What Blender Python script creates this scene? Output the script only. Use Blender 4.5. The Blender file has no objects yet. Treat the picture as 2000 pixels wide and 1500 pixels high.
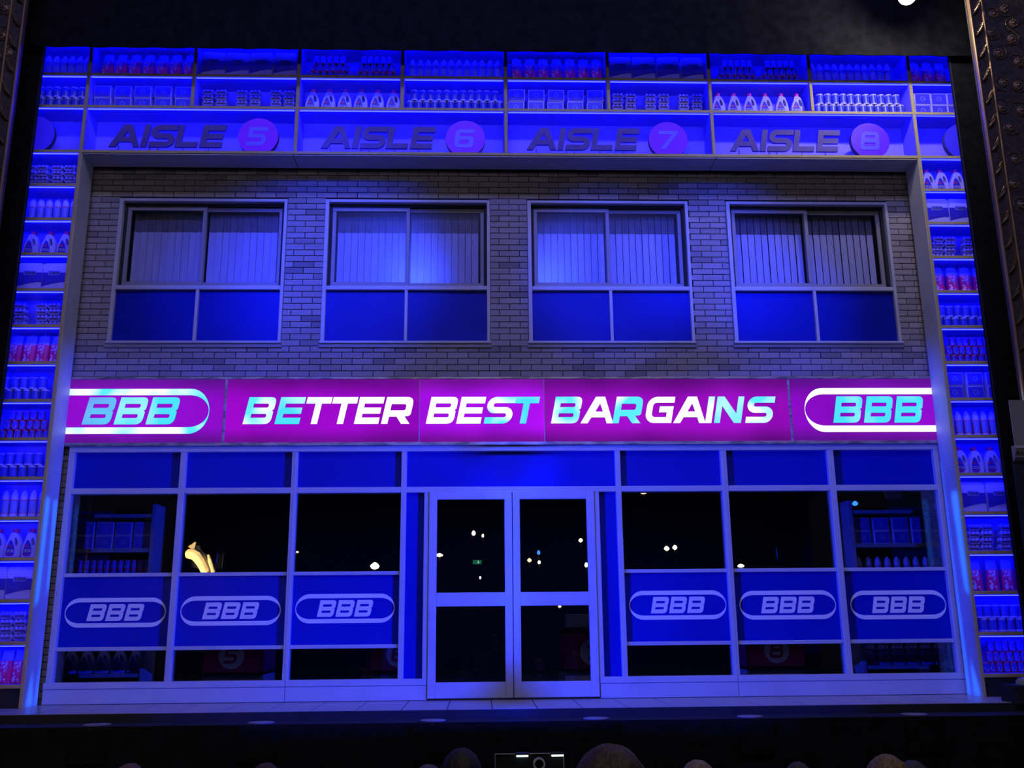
import bpy, bmesh, math, random
from mathutils import Vector, Matrix
from mathutils.geometry import tessellate_polygon
random.seed(7)
PI = math.pi
scene = bpy.context.scene
C = scene.collection

# ------------------------------------------------------------------ camera
FPX = 1868.8186
YAW, PITCH, ROLL = 0.0343370, 0.2418456, -0.0092119
CAM = Vector((-0.293813, -9.782605, 0.781960))
def cam_axes():
    cy, sy, cp, sp = math.cos(YAW), math.sin(YAW), math.cos(PITCH), math.sin(PITCH)
    fwd = Vector((sy * cp, cy * cp, sp)); right = Vector((cy, -sy, 0)); up = right.cross(fwd)
    cr, sr = math.cos(ROLL), math.sin(ROLL)
    return right * cr + up * sr, up * cr - right * sr, fwd
RX, UX, FX = cam_axes()
cam_d = bpy.data.cameras.new('camera')
cam = bpy.data.objects.new('camera', cam_d); C.objects.link(cam)
M = Matrix((RX, UX, -FX)).transposed().to_4x4(); M.translation = CAM
cam.matrix_world = M
cam_d.sensor_width = 36.0; cam_d.lens = 36.0 * FPX / 2000.0
cam_d.clip_start = 0.05; cam_d.clip_end = 200
scene.camera = cam

def ray(px, py):
    return RX * ((px - 1000) / FPX) + UX * ((750 - py) / FPX) + FX
def at(px, py, Y):                       # where the photograph's pixel meets the upright plane y = Y
    d = ray(px, py); t = (Y - CAM.y) / d.y
    return CAM + d * t
def proj(p):
    v = Vector(p) - CAM; z = v.dot(FX)
    return 1000 + FPX * v.dot(RX) / z, 750 - FPX * v.dot(UX) / z
def x_at(px, Y, Z):                      # X of the point of height Z on the plane y = Y under pixel column px
    py = 700
    for _ in range(4):
        p = at(px, py, Y); py = proj((p.x, Y, Z))[1]
    return at(px, py, Y).x

# ------------------------------------------------------------------ world, exposure, stage lights
scene.view_settings.view_transform = 'Standard'
scene.view_settings.look = 'None'
scene.view_settings.gamma = 1.0
scene.view_settings.exposure = 0.0
scene.view_settings.use_curve_mapping = False
w = bpy.data.worlds.new('world'); scene.world = w; w.use_nodes = True
w.node_tree.nodes['Background'].inputs[0].default_value = (0.25, 0.25, 0.6, 1)
w.node_tree.nodes['Background'].inputs[1].default_value = 0.006

def aim(o, target):
    d = Vector(target) - o.location
    o.rotation_euler = d.to_track_quat('-Z', 'Y').to_euler()
def area(name, loc, target, sx, sy, col, power, spread=180):
    l = bpy.data.lights.new(name, 'AREA'); l.shape = 'RECTANGLE'; l.size = sx; l.size_y = sy
    l.color = col; l.energy = power; l.spread = math.radians(spread)
    o = bpy.data.objects.new(name, l); C.objects.link(o); o.location = loc; aim(o, target); return o
def spot(name, loc, target, ang, blend, col, power, rad=0.08):
    l = bpy.data.lights.new(name, 'SPOT'); l.spot_size = math.radians(ang); l.spot_blend = blend
    l.color = col; l.energy = power; l.shadow_soft_size = rad
    o = bpy.data.objects.new(name, l); C.objects.link(o); o.location = loc; aim(o, target); return o

BLUE = (0.020, 0.050, 1.0)
DEEP = (0.008, 0.034, 1.0)
# house light left on over the stalls: dim and warm, from the upper circle
area('circle_wash', (0, -9.0, 11.6), (0, 0.3, 0.6), 9.0, 0.8, (1.0, 0.90, 0.92), 170)
area('dress_circle_wash', (0, -9.0, 5.5), (0, 0.3, 1.6), 9.0, 0.5, (1.0, 0.90, 0.92), 56)
# dim blue fill added inside the shop set to lift the black panes
area('added_shop_fill', (0, 3.6, 2.66), (0, 3.6, 0), 8.0, 2.0, (0.16, 0.17, 1.0), 26)
area('upper_circle_blue', (0, -8.6, 11.9), (0, 0.3, 5.2), 9.0, 0.6, (0.02, 0.06, 1.0), 70, 46)
# cross light from two booms at the proscenium, each shuttered to the opposite half of the shop front
BOOM = Vector((4.6, -4.2, 1.75)); BOOM_TO = Vector((-2.9, 0.36, 1.15))
for sg_ in (-1, 1):
    spot('boom_lamp', (sg_ * BOOM.x, BOOM.y, BOOM.z), (sg_ * BOOM_TO.x, BOOM_TO.y, BOOM_TO.z), 33.5, 0.35, DEEP, 4400, 0.006)
# pools of blue on the facade from the balcony front
for i, (tx, tz, ang, pw) in enumerate([(-1.95, 4.70, 19, 4600), (-3.0, 4.5, 15, 2200), (1.15, 4.6, 15, 3600), (2.40, 4.80, 15, 3800),
                                       (3.1, 4.35, 13, 3000), (0.10, 2.45, 6.5, 7000), (-1.9, 0.3, 12, 700), (1.0, 0.9, 10, 900)]):
    spot('pool_spot', (tx * 0.75, -8.2, 7.6), (tx, 0.35, tz), ang, 1.0, BLUE, pw, 0.12)

# ------------------------------------------------------------------ materials
def principled(name, col, rough=0.5, metal=0.0, spec=0.4, emit=None, es=0.0):
    m = bpy.data.materials.new(name); m.use_nodes = True
    b = m.node_tree.nodes['Principled BSDF']
    b.inputs['Base Color'].default_value = (*col, 1); b.inputs['Roughness'].default_value = rough
    b.inputs['Metallic'].default_value = metal; b.inputs['Specular IOR Level'].default_value = spec
    if emit:
        b.inputs['Emission Color'].default_value = (*emit, 1); b.inputs['Emission Strength'].default_value = es
    return m
def noisy(name, c1, c2, scale=6.0, rough=0.6, metal=0.0, spec=0.3, bump=0.0, detail=4.0, lo=0.35, hi=0.65, stretch=(1, 1, 1)):
    m = principled(name, c1, rough, metal, spec); nt = m.node_tree; b = nt.nodes['Principled BSDF']
    tc = nt.nodes.new('ShaderNodeTexCoord'); mp = nt.nodes.new('ShaderNodeMapping'); mp.inputs['Scale'].default_value = stretch
    n = nt.nodes.new('ShaderNodeTexNoise'); n.inputs['Scale'].default_value = scale; n.inputs['Detail'].default_value = detail
    r = nt.nodes.new('ShaderNodeValToRGB')
    r.color_ramp.elements[0].position = lo; r.color_ramp.elements[0].color = (*c1, 1)
    r.color_ramp.elements[1].position = hi; r.color_ramp.elements[1].color = (*c2, 1)
    nt.links.new(tc.outputs['Object'], mp.inputs[0]); nt.links.new(mp.outputs[0], n.inputs['Vector'])
    nt.links.new(n.outputs['Fac'], r.inputs[0]); nt.links.new(r.outputs[0], b.inputs['Base Color'])
    if bump:
        bp = nt.nodes.new('ShaderNodeBump'); bp.inputs['Strength'].default_value = bump; bp.inputs['Distance'].default_value = 0.01
        nt.links.new(n.outputs['Fac'], bp.inputs['Height']); nt.links.new(bp.outputs[0], b.inputs['Normal'])
    return m
def emission(name, col, s, c2=None, scale=1.0, lo=0.4, hi=0.6, stretch=(1, 1, 1)):
    m = bpy.data.materials.new(name); m.use_nodes = True; nt = m.node_tree; nt.nodes.clear()
    o = nt.nodes.new('ShaderNodeOutputMaterial'); e = nt.nodes.new('ShaderNodeEmission')
    e.inputs[0].default_value = (*col, 1); e.inputs[1].default_value = s
    if c2:
        tc = nt.nodes.new('ShaderNodeTexCoord'); mp = nt.nodes.new('ShaderNodeMapping'); mp.inputs['Scale'].default_value = stretch
        n = nt.nodes.new('ShaderNodeTexNoise'); n.inputs['Scale'].default_value = scale; n.inputs['Detail'].default_value = 1.0
        r = nt.nodes.new('ShaderNodeValToRGB')
        r.color_ramp.elements[0].position = lo; r.color_ramp.elements[0].color = (*col, 1)
        r.color_ramp.elements[1].position = hi; r.color_ramp.elements[1].color = (*c2, 1)
        nt.links.new(tc.outputs['Object'], mp.inputs[0]); nt.links.new(mp.outputs[0], n.inputs['Vector'])
        nt.links.new(n.outputs['Fac'], r.inputs[0]); nt.links.new(r.outputs[0], e.inputs[0])
    nt.links.new(e.outputs[0], o.inputs[0]); return m
def glass_mat(name, tint, refl, rough=0.0):
    m = bpy.data.materials.new(name); m.use_nodes = True; nt = m.node_tree; nt.nodes.clear()
    o = nt.nodes.new('ShaderNodeOutputMaterial'); t = nt.nodes.new('ShaderNodeBsdfTransparent'); g = nt.nodes.new('ShaderNodeBsdfGlossy')
    mx = nt.nodes.new('ShaderNodeMixShader'); t.inputs[0].default_value = (*tint, 1); g.inputs['Roughness'].default_value = rough
    mx.inputs[0].default_value = refl
    nt.links.new(t.outputs[0], mx.inputs[1]); nt.links.new(g.outputs[0], mx.inputs[2]); nt.links.new(mx.outputs[0], o.inputs[0]); return m

MAT = {}
MAT['ply'] = noisy('ply_edge', (0.44, 0.37, 0.20), (0.54, 0.45, 0.26), 14, 0.7, stretch=(1, 1, 6))
MAT['liner'] = noisy('shelf_liner', (0.16, 0.13, 0.84), (0.20, 0.16, 0.90), 2.0, 0.55)
MAT['liner_white'] = noisy('shelf_back_board', (0.24, 0.19, 0.88), (0.28, 0.22, 0.93), 2.0, 0.55)
MAT['white'] = noisy('scuffed_white_paint', (0.48, 0.48, 0.58), (0.40, 0.40, 0.50), 2.4, 0.5, lo=0.45, hi=0.75)
MAT['frame'] = noisy('grey_frame_paint', (0.47, 0.47, 0.55), (0.42, 0.42, 0.50), 3.0, 0.42, lo=0.4, hi=0.75)
MAT['panel_blue'] = noisy('blue_panel_paint', (0.002, 0.009, 0.34), (0.002, 0.012, 0.40), 1.2, 0.45, spec=0.12)
MAT['decal'] = principled('silver_decal', (0.80, 0.77, 0.80), 0.4)
MAT['led'] = emission('led_strip', (0.0045, 0.0060, 1.0), 40.0)
MAT['glass'] = glass_mat('shop_glass', (0.82, 0.84, 0.9), 0.09)
MAT['glass_up'] = glass_mat('upper_glass', (0.9, 0.9, 0.95), 0.02, 0.22)
MAT['black'] = noisy('black_velour', (0.006, 0.006, 0.010), (0.012, 0.012, 0.018), 8, 0.95, spec=0.05)
MAT['masking'] = noisy('black_masking_paint', (0.020, 0.022, 0.040), (0.028, 0.030, 0.052), 3, 0.7, spec=0.1)
MAT['darkmetal'] = principled('dark_metal', (0.03, 0.03, 0.035), 0.4, 0.6)
MAT['steel'] = noisy('scratched_steel', (0.55, 0.50, 0.48), (0.22, 0.20, 0.22), 9, 0.45, 0.5, lo=0.4, hi=0.62, stretch=(0.6, 1, 3))
MAT['gold'] = noisy('dark_gilding', (0.22, 0.14, 0.08), (0.09, 0.055, 0.04), 20, 0.45, 0.5, bump=0.5)
MAT['gold_hi'] = principled('rubbed_gilding', (0.42, 0.27, 0.17), 0.3, 0.7)
MAT['prosc'] = noisy('bronzed_plaster', (0.035, 0.028, 0.028), (0.075, 0.060, 0.055), 22, 0.6, 0.2, bump=0.9, detail=6)
MAT['floor'] = noisy('stage_tile', (0.42, 0.40, 0.44), (0.34, 0.32, 0.36), 4, 0.28, stretch=(0.5, 3, 1))
MAT['floor_dark'] = principled('stage_floor_dark', (0.05, 0.05, 0.06), 0.6)
MAT['interior'] = principled('shop_interior_dark', (0.028, 0.026, 0.07), 0.8)
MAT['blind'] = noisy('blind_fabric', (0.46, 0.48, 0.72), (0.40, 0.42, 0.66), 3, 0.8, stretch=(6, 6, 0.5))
MAT['blind_shade'] = noisy('shaded_blind_fabric', (0.17, 0.17, 0.21), (0.12, 0.12, 0.15), 5, 0.8, stretch=(6, 6, 0.5))  # darker copy of the blind fabric, window header's shade painted into the colour
MAT['sash'] = principled('dark_sash_paint', (0.24, 0.23, 0.27), 0.5)
MAT['gap'] = principled('dark_gap', (0.02, 0.02, 0.025), 0.9)
MAT['magenta'] = noisy('magenta_panel', (0.30, 0.010, 0.10), (0.24, 0.008, 0.085), 3, 0.45)
MAT['plastic_white'] = principled('white_plastic', (0.50, 0.46, 0.86), 0.35)
MAT['plastic_pale'] = principled('pale_blue_plastic', (0.20, 0.22, 0.84), 0.35)
MAT['plastic_blue'] = principled('blue_plastic', (0.05, 0.06, 0.66), 0.35)
MAT['print_dark'] = principled('dark_print', (0.03, 0.02, 0.18), 0.5)
MAT['print_blue'] = principled('mid_blue_print', (0.06, 0.05, 0.66), 0.45)
MAT['print_deep'] = principled('deep_blue_print', (0.04, 0.03, 0.58), 0.45)
MAT['red'] = principled('red_plastic', (0.75, 0.02, 0.16), 0.4)
MAT['crimson'] = principled('crimson_film', (0.80, 0.02, 0.30), 0.35)
MAT['floral'] = noisy('floral_print', (0.80, 0.02, 0.30), (0.62, 0.56, 0.9), 38, 0.4, lo=0.50, hi=0.56, detail=2)
MAT['egg'] = noisy('moulded_pulp', (0.34, 0.32, 0.80), (0.24, 0.22, 0.62), 30, 0.8)
MAT['egg_dark'] = principled('carton_label', (0.10, 0.05, 0.12), 0.7)
MAT['skin'] = principled('skin', (0.55, 0.33, 0.25), 0.55)
MAT['cloth_dark'] = noisy('dark_clothing', (0.03, 0.03, 0.04), (0.05, 0.05, 0.06), 20, 0.9)
def hair_mat(name, c): return noisy(name, tuple(v * 0.2 for v in c), tuple(v * 0.5 for v in c), 30, 0.6, stretch=(3, 3, 0.5), bump=0.6)

def brick_mat():
    m = principled('buff_brick', (0.4, 0.35, 0.3), 0.75, 0, 0.2); nt = m.node_tree; b = nt.nodes['Principled BSDF']
    oi = nt.nodes.new('ShaderNodeObjectInfo'); ge = nt.nodes.new('ShaderNodeNewGeometry'); ad = nt.nodes.new('ShaderNodeMath'); ad.operation = 'ADD'
    fr = nt.nodes.new('ShaderNodeMath'); fr.operation = 'FRACT'
    r = nt.nodes.new('ShaderNodeValToRGB')
    r.color_ramp.elements[0].position = 0.0; r.color_ramp.elements[0].color = (0.22, 0.20, 0.23, 1)
    r.color_ramp.elements[1].position = 1.0; r.color_ramp.elements[1].color = (0.39, 0.36, 0.41, 1)
    e = r.color_ramp.elements.new(0.16); e.color = (0.33, 0.30, 0.34, 1)
    nt.links.new(oi.outputs['Random'], ad.inputs[0]); nt.links.new(ge.outputs['Random Per Island'], ad.inputs[1])
    nt.links.new(ad.outputs[0], fr.inputs[0]); nt.links.new(fr.outputs[0], r.inputs[0])
    tc = nt.nodes.new('ShaderNodeTexCoord'); n = nt.nodes.new('ShaderNodeTexNoise'); n.inputs['Scale'].default_value = 40
    mx = nt.nodes.new('ShaderNodeMixRGB'); mx.blend_type = 'MULTIPLY'; mx.inputs[0].default_value = 0.35
    nt.links.new(tc.outputs['Object'], n.inputs['Vector']); nt.links.new(r.outputs[0], mx.inputs[1]); nt.links.new(n.outputs['Fac'], mx.inputs[2])
    nt.links.new(mx.outputs[0], b.inputs['Base Color']); return m
MAT['brick'] = brick_mat()
MAT['mortar'] = principled('recessed_mortar', (0.018, 0.017, 0.022), 0.9)

def lightbox(name, edge, mid):
    # the acrylic face of a light box: tubes along its middle, weaker towards its top and bottom rail
    m = bpy.data.materials.new(name); m.use_nodes = True; nt = m.node_tree; nt.nodes.clear()
    o = nt.nodes.new('ShaderNodeOutputMaterial'); e = nt.nodes.new('ShaderNodeEmission')
    tc = nt.nodes.new('ShaderNodeTexCoord'); sx = nt.nodes.new('ShaderNodeSeparateXYZ')
    r = nt.nodes.new('ShaderNodeValToRGB'); cr = r.color_ramp; cr.interpolation = 'EASE'
    cr.elements[0].position = 0.0; cr.elements[0].color = (*edge, 1)
    cr.elements[1].position = 1.0; cr.elements[1].color = (*edge, 1)
    a = cr.elements.new(0.28); a.color = (*mid, 1); b = cr.elements.new(0.66); b.color = (*mid, 1)
    n = nt.nodes.new('ShaderNodeTexNoise'); n.inputs['Scale'].default_value = 0.9; n.inputs['Detail'].default_value = 2.0
    mr = nt.nodes.new('ShaderNodeMapRange'); mr.inputs['From Min'].default_value = 0.35; mr.inputs['From Max'].default_value = 0.65
    mr.inputs['To Min'].default_value = 0.75; mr.inputs['To Max'].default_value = 1.2
    nt.links.new(tc.outputs['Generated'], sx.inputs[0]); nt.links.new(sx.outputs['Z'], r.inputs[0])
    nt.links.new(tc.outputs['Object'], n.inputs['Vector']); nt.links.new(n.outputs['Fac'], mr.inputs[0])
    nt.links.new(r.outputs[0], e.inputs[0]); nt.links.new(mr.outputs[0], e.inputs[1]); nt.links.new(e.outputs[0], o.inputs[0]); return m
MAT['sign_side'] = lightbox('sign_acrylic_end', (0.12, 0.006, 0.30), (0.27, 0.004, 0.60))
MAT['sign_mid'] = lightbox('sign_acrylic', (0.16, 0.004, 0.30), (0.37, 0.003, 0.66))
MAT['sign_bright'] = lightbox('sign_acrylic_bright', (0.20, 0.006, 0.36), (0.47, 0.006, 0.98))
MAT['sign_dim'] = lightbox('sign_acrylic_dim', (0.14, 0.004, 0.25), (0.31, 0.004, 0.52))
MAT['lit_white'] = emission('letter_white', (1.0, 1.0, 0.98), 1.15)
MAT['lit_mix'] = emission('letter_patchy', (0.10, 0.80, 1.0), 1.1, (1.0, 1.0, 0.98), 2.6, 0.42, 0.60)
MAT['lit_cyan'] = emission('letter_cyan', (0.07, 0.75, 1.0), 1.05, (0.45, 0.95, 1.0), 2.4, 0.45, 0.75)
MAT['lit_dim'] = emission('letter_pale_blue', (0.16, 0.36, 0.95), 1.0, (0.1, 0.7, 1.0), 2.0, 0.4, 0.7)
MAT['letter_edge'] = principled('letter_edge', (0.10, 0.05, 0.12), 0.5)
MAT['disc'] = principled('magenta_acrylic', (0.045, 0.003, 0.5), 0.5, emit=(0.075, 0.0, 0.80), es=0.75)
MAT['disc_rim'] = principled('disc_rim', (0.06, 0.05, 0.22), 0.5)
MAT['disc_digit'] = principled('disc_digit', (0.10, 0.07, 0.85), 0.4, emit=(0.035, 0.03, 0.9), es=0.5)
MAT['aisle'] = noisy('violet_letter_face', (0.13, 0.09, 0.52), (0.10, 0.07, 0.44), 6, 0.6)

# ------------------------------------------------------------------ mesh builder
class MB:
    def __init__(s): s.v = []; s.f = []; s.m = []; s.mats = []
    def mi(s, mat):
        if mat not in s.mats: s.mats.append(mat)
        return s.mats.index(mat)
    def add(s, vs, fs, mat):
        b = len(s.v); s.v += [tuple(v) for v in vs]; k = s.mi(mat)
        for f in fs: s.f.append([b + i for i in f]); s.m.append(k)
    def box(s, x0, x1, y0, y1, z0, z1, mat, ch=0.0):
        if ch <= 0:
            vs = [(x, y, z) for z in (z0, z1) for y in (y0, y1) for x in (x0, x1)]
            s.add(vs, [(0, 2, 3, 1), (4, 5, 7, 6), (0, 1, 5, 4), (2, 6, 7, 3), (0, 4, 6, 2), (1, 3, 7, 5)], mat)
        else:                                            # front edges (towards -y) chamfered
            c = ch
            vs = [(x0, y1, z0), (x1, y1, z0), (x1, y1, z1), (x0, y1, z1), (x0, y0 + c, z0), (x1, y0 + c, z0), (x1, y0 + c, z1), (x0, y0 + c, z1),
                  (x0 + c, y0, z0 + c), (x1 - c, y0, z0 + c), (x1 - c, y0, z1 - c), (x0 + c, y0, z1 - c)]
            s.add(vs, [(3, 2, 1, 0), (0, 1, 5, 4), (1, 2, 6, 5), (2, 3, 7, 6), (3, 0, 4, 7), (4, 5, 9, 8), (5, 6, 10, 9), (6, 7, 11, 10), (7, 4, 8, 11), (8, 9, 10, 11)], mat)
        return s
    def lathe(s, prof, mat, n=16, cx=0, cy=0, a0=0.0, a1=2 * PI, sy=1.0):
        full = abs(a1 - a0 - 2 * PI) < 1e-6; k = n if full else n + 1
        vs = []
        for r, z in prof:
            for i in range(k):
                a = a0 + (a1 - a0) * i / n
                vs.append((cx + r * math.cos(a), cy + r * math.sin(a) * sy, z))
        fs = []
        for j in range(len(prof) - 1):
            for i in range(n if full else n):
                i2 = (i + 1) % k
                fs.append((j * k + i, j * k + i2, (j + 1) * k + i2, (j + 1) * k + i))
        if full:
            if prof[0][0] > 1e-5: fs.append(tuple(reversed(range(k))))
            if prof[-1][0] > 1e-5: fs.append(tuple((len(prof) - 1) * k + i for i in range(k)))
        s.add(vs, fs, mat); return s
    def tube(s, pts, r, mat, n=6, taper=None):
        pts = [Vector(p) for p in pts]; vs = []; fs = []
        for i, p in enumerate(pts):
            t = (pts[min(i + 1, len(pts) - 1)] - pts[max(i - 1, 0)]).normalized()
            u = t.cross(Vector((0, 0, 1))) if abs(t.z) < 0.9 else t.cross(Vector((0, 1, 0)))
            u.normalize(); v = t.cross(u)
            rr = r * (taper[i] if taper else 1)
            for k in range(n):
                a = 2 * PI * k / n; vs.append(p + u * math.cos(a) * rr + v * math.sin(a) * rr)
        for i in range(len(pts) - 1):
            for k in range(n):
                k2 = (k + 1) % n; fs.append((i * n + k, i * n + k2, (i + 1) * n + k2, (i + 1) * n + k))
        fs.append(tuple(reversed(range(n)))); fs.append(tuple((len(pts) - 1) * n + k for k in range(n)))
        s.add(vs, fs, mat); return s
    def ball(s, c, rx, ry, rz, mat, n=10, m=6):
        prof = [(math.sin(PI * j / m), -math.cos(PI * j / m)) for j in range(m + 1)]
        vs = []; fs = []
        for r, z in prof:
            for i in range(n):
                a = 2 * PI * i / n; vs.append((c[0] + rx * r * math.cos(a), c[1] + ry * r * math.sin(a), c[2] + rz * z))
        for j in range(m):
            for i in range(n):
                i2 = (i + 1) % n; fs.append((j * n + i, j * n + i2, (j + 1) * n + i2, (j + 1) * n + i))
        s.add(vs, fs, mat); return s
    def flat(s, loops, y0, y1, mat, side=None):
        # loops (outer, holes) in x,z; a plate between y0 (front) and y1
        allp = [p for L in loops for p in L]; tri = tessellate_polygon([[Vector((p[0], p[1], 0)) for p in L] for L in loops])
        n = len(allp); fr = [(p[0], y0, p[1]) for p in allp]; bk = [(p[0], y1, p[1]) for p in allp]
        fs = []
        for a, b, c in tri:
            A, B, D = allp[a], allp[b], allp[c]
            if (B[0] - A[0]) * (D[1] - A[1]) - (B[1] - A[1]) * (D[0] - A[0]) < 0: b, c = c, b
            fs.append((a, b, c))
        s.add(fr, fs, mat)
        ws = []; k = 0
        s2 = side or mat
        vs = fr + bk
        for L in loops:
            m_ = len(L)
            for i in range(m_):
                a, b = k + i, k + (i + 1) % m_; ws.append((a, a + n, b + n, b))
            k += m_
        ws += [(c + n, b + n, a + n) for a, b, c in fs]
        s.add(vs, ws, s2); return s
    def mesh(s, name, smooth=False):
        me = bpy.data.meshes.new(name); me.from_pydata(s.v, [], s.f)
        for m in s.mats: me.materials.append(m if not isinstance(m, str) else MAT[m])
        me.polygons.foreach_set('material_index', s.m)
        if smooth: me.polygons.foreach_set('use_smooth', [True] * len(s.f))
        bm = bmesh.new(); bm.from_mesh(me); bmesh.ops.recalc_face_normals(bm, faces=bm.faces); bm.to_mesh(me); bm.free()
        if smooth:
            try: me.set_sharp_from_angle(angle=math.radians(40))
            except Exception: pass
        return me
    def build(s, name, parent=None, smooth=False, **kw):
        return ob(name, s.mesh(name, smooth), parent, **kw)
def ob(name, me, parent=None, loc=None, kind=None, label=None, cat=None, group=None):
    o = bpy.data.objects.new(name, me); C.objects.link(o)
    if parent: o.parent = parent
    if loc is not None: o.location = loc
    if kind: o['kind'] = kind
    if label: o['label'] = label
    if cat: o['category'] = cat
    if group: o['group'] = group
    return o
def thing(name, label, cat, loc=(0, 0, 0), group=None, kind=None):
    return ob(name, None, None, loc, kind, label, cat, group)
def structure(name, loc=(0, 0, 0)):
    return ob(name, None, None, loc, 'structure')
ORD = ['zeroth', 'first', 'second', 'third', 'fourth', 'fifth', 'sixth', 'seventh', 'eighth', 'ninth', 'tenth', 'eleventh', 'twelfth', 'thirteenth', 'fourteenth']

# ------------------------------------------------------------------ lettering
def rnd(pts, seg=5):
    out = []; n = len(pts)
    for i in range(n):
        p = Vector(pts[i][:2]); r = pts[i][2] if len(pts[i]) > 2 else 0
        if r <= 0: out.append((p.x, p.y)); continue
        a = (Vector(pts[i - 1][:2]) - p); b = (Vector(pts[(i + 1) % n][:2]) - p)
        r = min(r, a.length * 0.5, b.length * 0.5)
        p0 = p + a.normalized() * r; p1 = p + b.normalized() * r
        for k in range(seg + 1):
            t = k / seg; q = p0 * (1 - t) ** 2 + p * 2 * t * (1 - t) + p1 * t * t; out.append((q.x, q.y))
    return out
def ribbon(pts, t, seg=6):
    c = [Vector(pts[0][:2])]
    for i in range(1, len(pts) - 1):
        p = Vector(pts[i][:2]); r = pts[i][2] if len(pts[i]) > 2 else 0
        if r <= 0: c.append(p); continue
        a = (Vector(pts[i - 1][:2]) - p); b = (Vector(pts[i + 1][:2]) - p)
        r = min(r, a.length * .5, b.length * .5)
        p0 = p + a.normalized() * r; p1 = p + b.normalized() * r
        ctr = p0 + b.normalized() * r
        for k in range(seg + 1):
            ang = k / seg * PI / 2; c.append(ctr - b.normalized() * r * math.cos(ang) - a.normalized() * r * math.sin(ang))
    c.append(Vector(pts[-1][:2]))
    c = [p for i, p in enumerate(c) if i == 0 or (p - c[i - 1]).length > 1e-4]
    L, R = [], []
    for i, p in enumerate(c):
        d0 = (p - c[i - 1]).normalized() if i > 0 else None; d1 = (c[i + 1] - p).normalized() if i < len(c) - 1 else None
        d0 = d0 or d1; d1 = d1 or d0
        n0 = Vector((-d0.y, d0.x)); n1 = Vector((-d1.y, d1.x)); m = (n0 + n1).normalized(); k = t / 2 / max(0.5, m.dot(n0))
        L.append(tuple(p + m * k)); R.append(tuple(p - m * k))
    return L + R[::-1]
T = 0.225
def glyph(ch):
    if ch == 'B':
        o = rnd([(0, 0), (.99, 0, .26), (.99, .47, .17), (.93, .505, .02), (1.0, .55, .15), (1.0, 1, .2), (0, 1)])
        return [[o, rnd([(.225, .237), (.225, .378), (.77, .378, .06), (.77, .237, .06)], 3), rnd([(.225, .612), (.225, .757), (.775, .757, .06), (.775, .612, .06)], 3)]]
    if ch == 'E': return [[[(0, 0), (.88, 0), (.88, .235), (.23, .235), (.23, .375), (.86, .375), (.86, .61), (.23, .61), (.23, .755), (.90, .755), (.90, 1), (0, 1)]]]
    if ch == 'T': return [[[(.34, 0), (.57, 0), (.57, .755), (.90, .755), (.90, 1), (0, 1), (0, .755), (.34, .755)]]]
    if ch == 'R':
        o = rnd([(0, 0), (.23, 0), (.23, .265), (.50, .265), (.72, 0), (1.03, 0), (.79, .275), (1.0, .30, .15), (1.0, 1, .26), (0, 1)])
        return [[o, rnd([(.23, .50), (.23, .73), (.77, .73, .07), (.77, .50, .07)], 3)]]
    if ch == 'S': return [[ribbon([(1.0, .88), (.115, .88, .2), (.115, .5, .2), (.87, .5, .2), (.87, .118, .2), (0, .118)], T + .01)]]
    if ch == 'G': return [[ribbon([(1.0, .88), (.115, .88, .24), (.115, .118, .24), (.88, .118, .0), (.88, .52, 0), (.48, .52)], T)]]
    if ch == 'A': return [[[(0, 0), (.26, 0), (.36, .22), (.86, .22), (.96, 0), (1.2, 0), (.74, 1), (.40, 1)][:], [(.47, .44), (.60, .74), (.75, .44)]]]
    if ch == 'I': return [[[(0, 0), (.235, 0), (.235, 1), (0, 1)]]]
    if ch == 'N': return [[[(0, 0), (.22, 0), (.22, .64), (.74, 0), (1.0, 0), (1.0, 1), (.78, 1), (.78, .36), (.26, 1), (0, 1)]]]
    if ch == 'L': return [[[(0, 0), (.88, 0), (.88, .235), (.23, .235), (.23, 1), (0, 1)]]]
    if ch == 'U': return [[ribbon([(.115, 1), (.115, .118, .2), (.85, .118, .2), (.85, 1)], T)]]
    if ch == 'H': return [[[(0, 0), (.23, 0), (.23, .39), (.73, .39), (.73, 0), (.96, 0), (.96, 1), (.73, 1), (.73, .61), (.23, .61), (.23, 1), (0, 1)]]]
    if ch == '5': return [[ribbon([(.98, .9), (.12, .9, 0), (.12, .53, 0), (.84, .53, .2), (.84, .10, .2), (0, .10)], .2)]]
    if ch == '6':
        o = rnd([(0, 0, .26), (.96, 0, .2), (.96, .63, .2), (.22, .63, 0), (.22, .80, .1), (.94, .80), (.97, 1.0), (0, 1.0, .28)])
        return [[o, rnd([(.22, .2, .06), (.22, .44, .06), (.74, .44, .08), (.74, .2, .08)], 3)]]
    if ch == '7': return [[[(0, .80), (.0, 1), (.98, 1), (.98, .86), (.42, 0), (.16, 0), (.70, .80)]]]
    if ch == '8':
        o = rnd([(0, 0, .2), (1.0, 0, .2), (1.0, .50, .16), (.95, .53, .02), (.96, .56, .1), (.96, 1, .22), (.04, 1, .22), (.04, .56, .1), (.05, .53, .02), (0, .50, .16)])
        return [[o, rnd([(.2, .2, .08), (.2, .40, .08), (.80, .40, .08), (.80, .2, .08)], 3), rnd([(.24, .64, .07), (.24, .80, .07), (.76, .80, .07), (.76, .64, .07)], 3)]]
ADV = {'B': 1.12, 'E': 1.0, 'T': .98, 'R': 1.12, 'S': 1.1, 'G': 1.1, 'A': 1.2, 'I': .33, 'N': 1.12, 'L': .95, 'U': 1.06, 'H': 1.06}
def put_glyph(mb, ch, x0, z0, h, y0, y1, mat, side=None, shear=0.2, sx=1.0):
    for loops in glyph(ch):
        mb.flat([[(x0 + (p[0] * sx + shear * p[1]) * h, z0 + p[1] * h) for p in L] for L in loops], y0, y1, mat, side)
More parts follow.
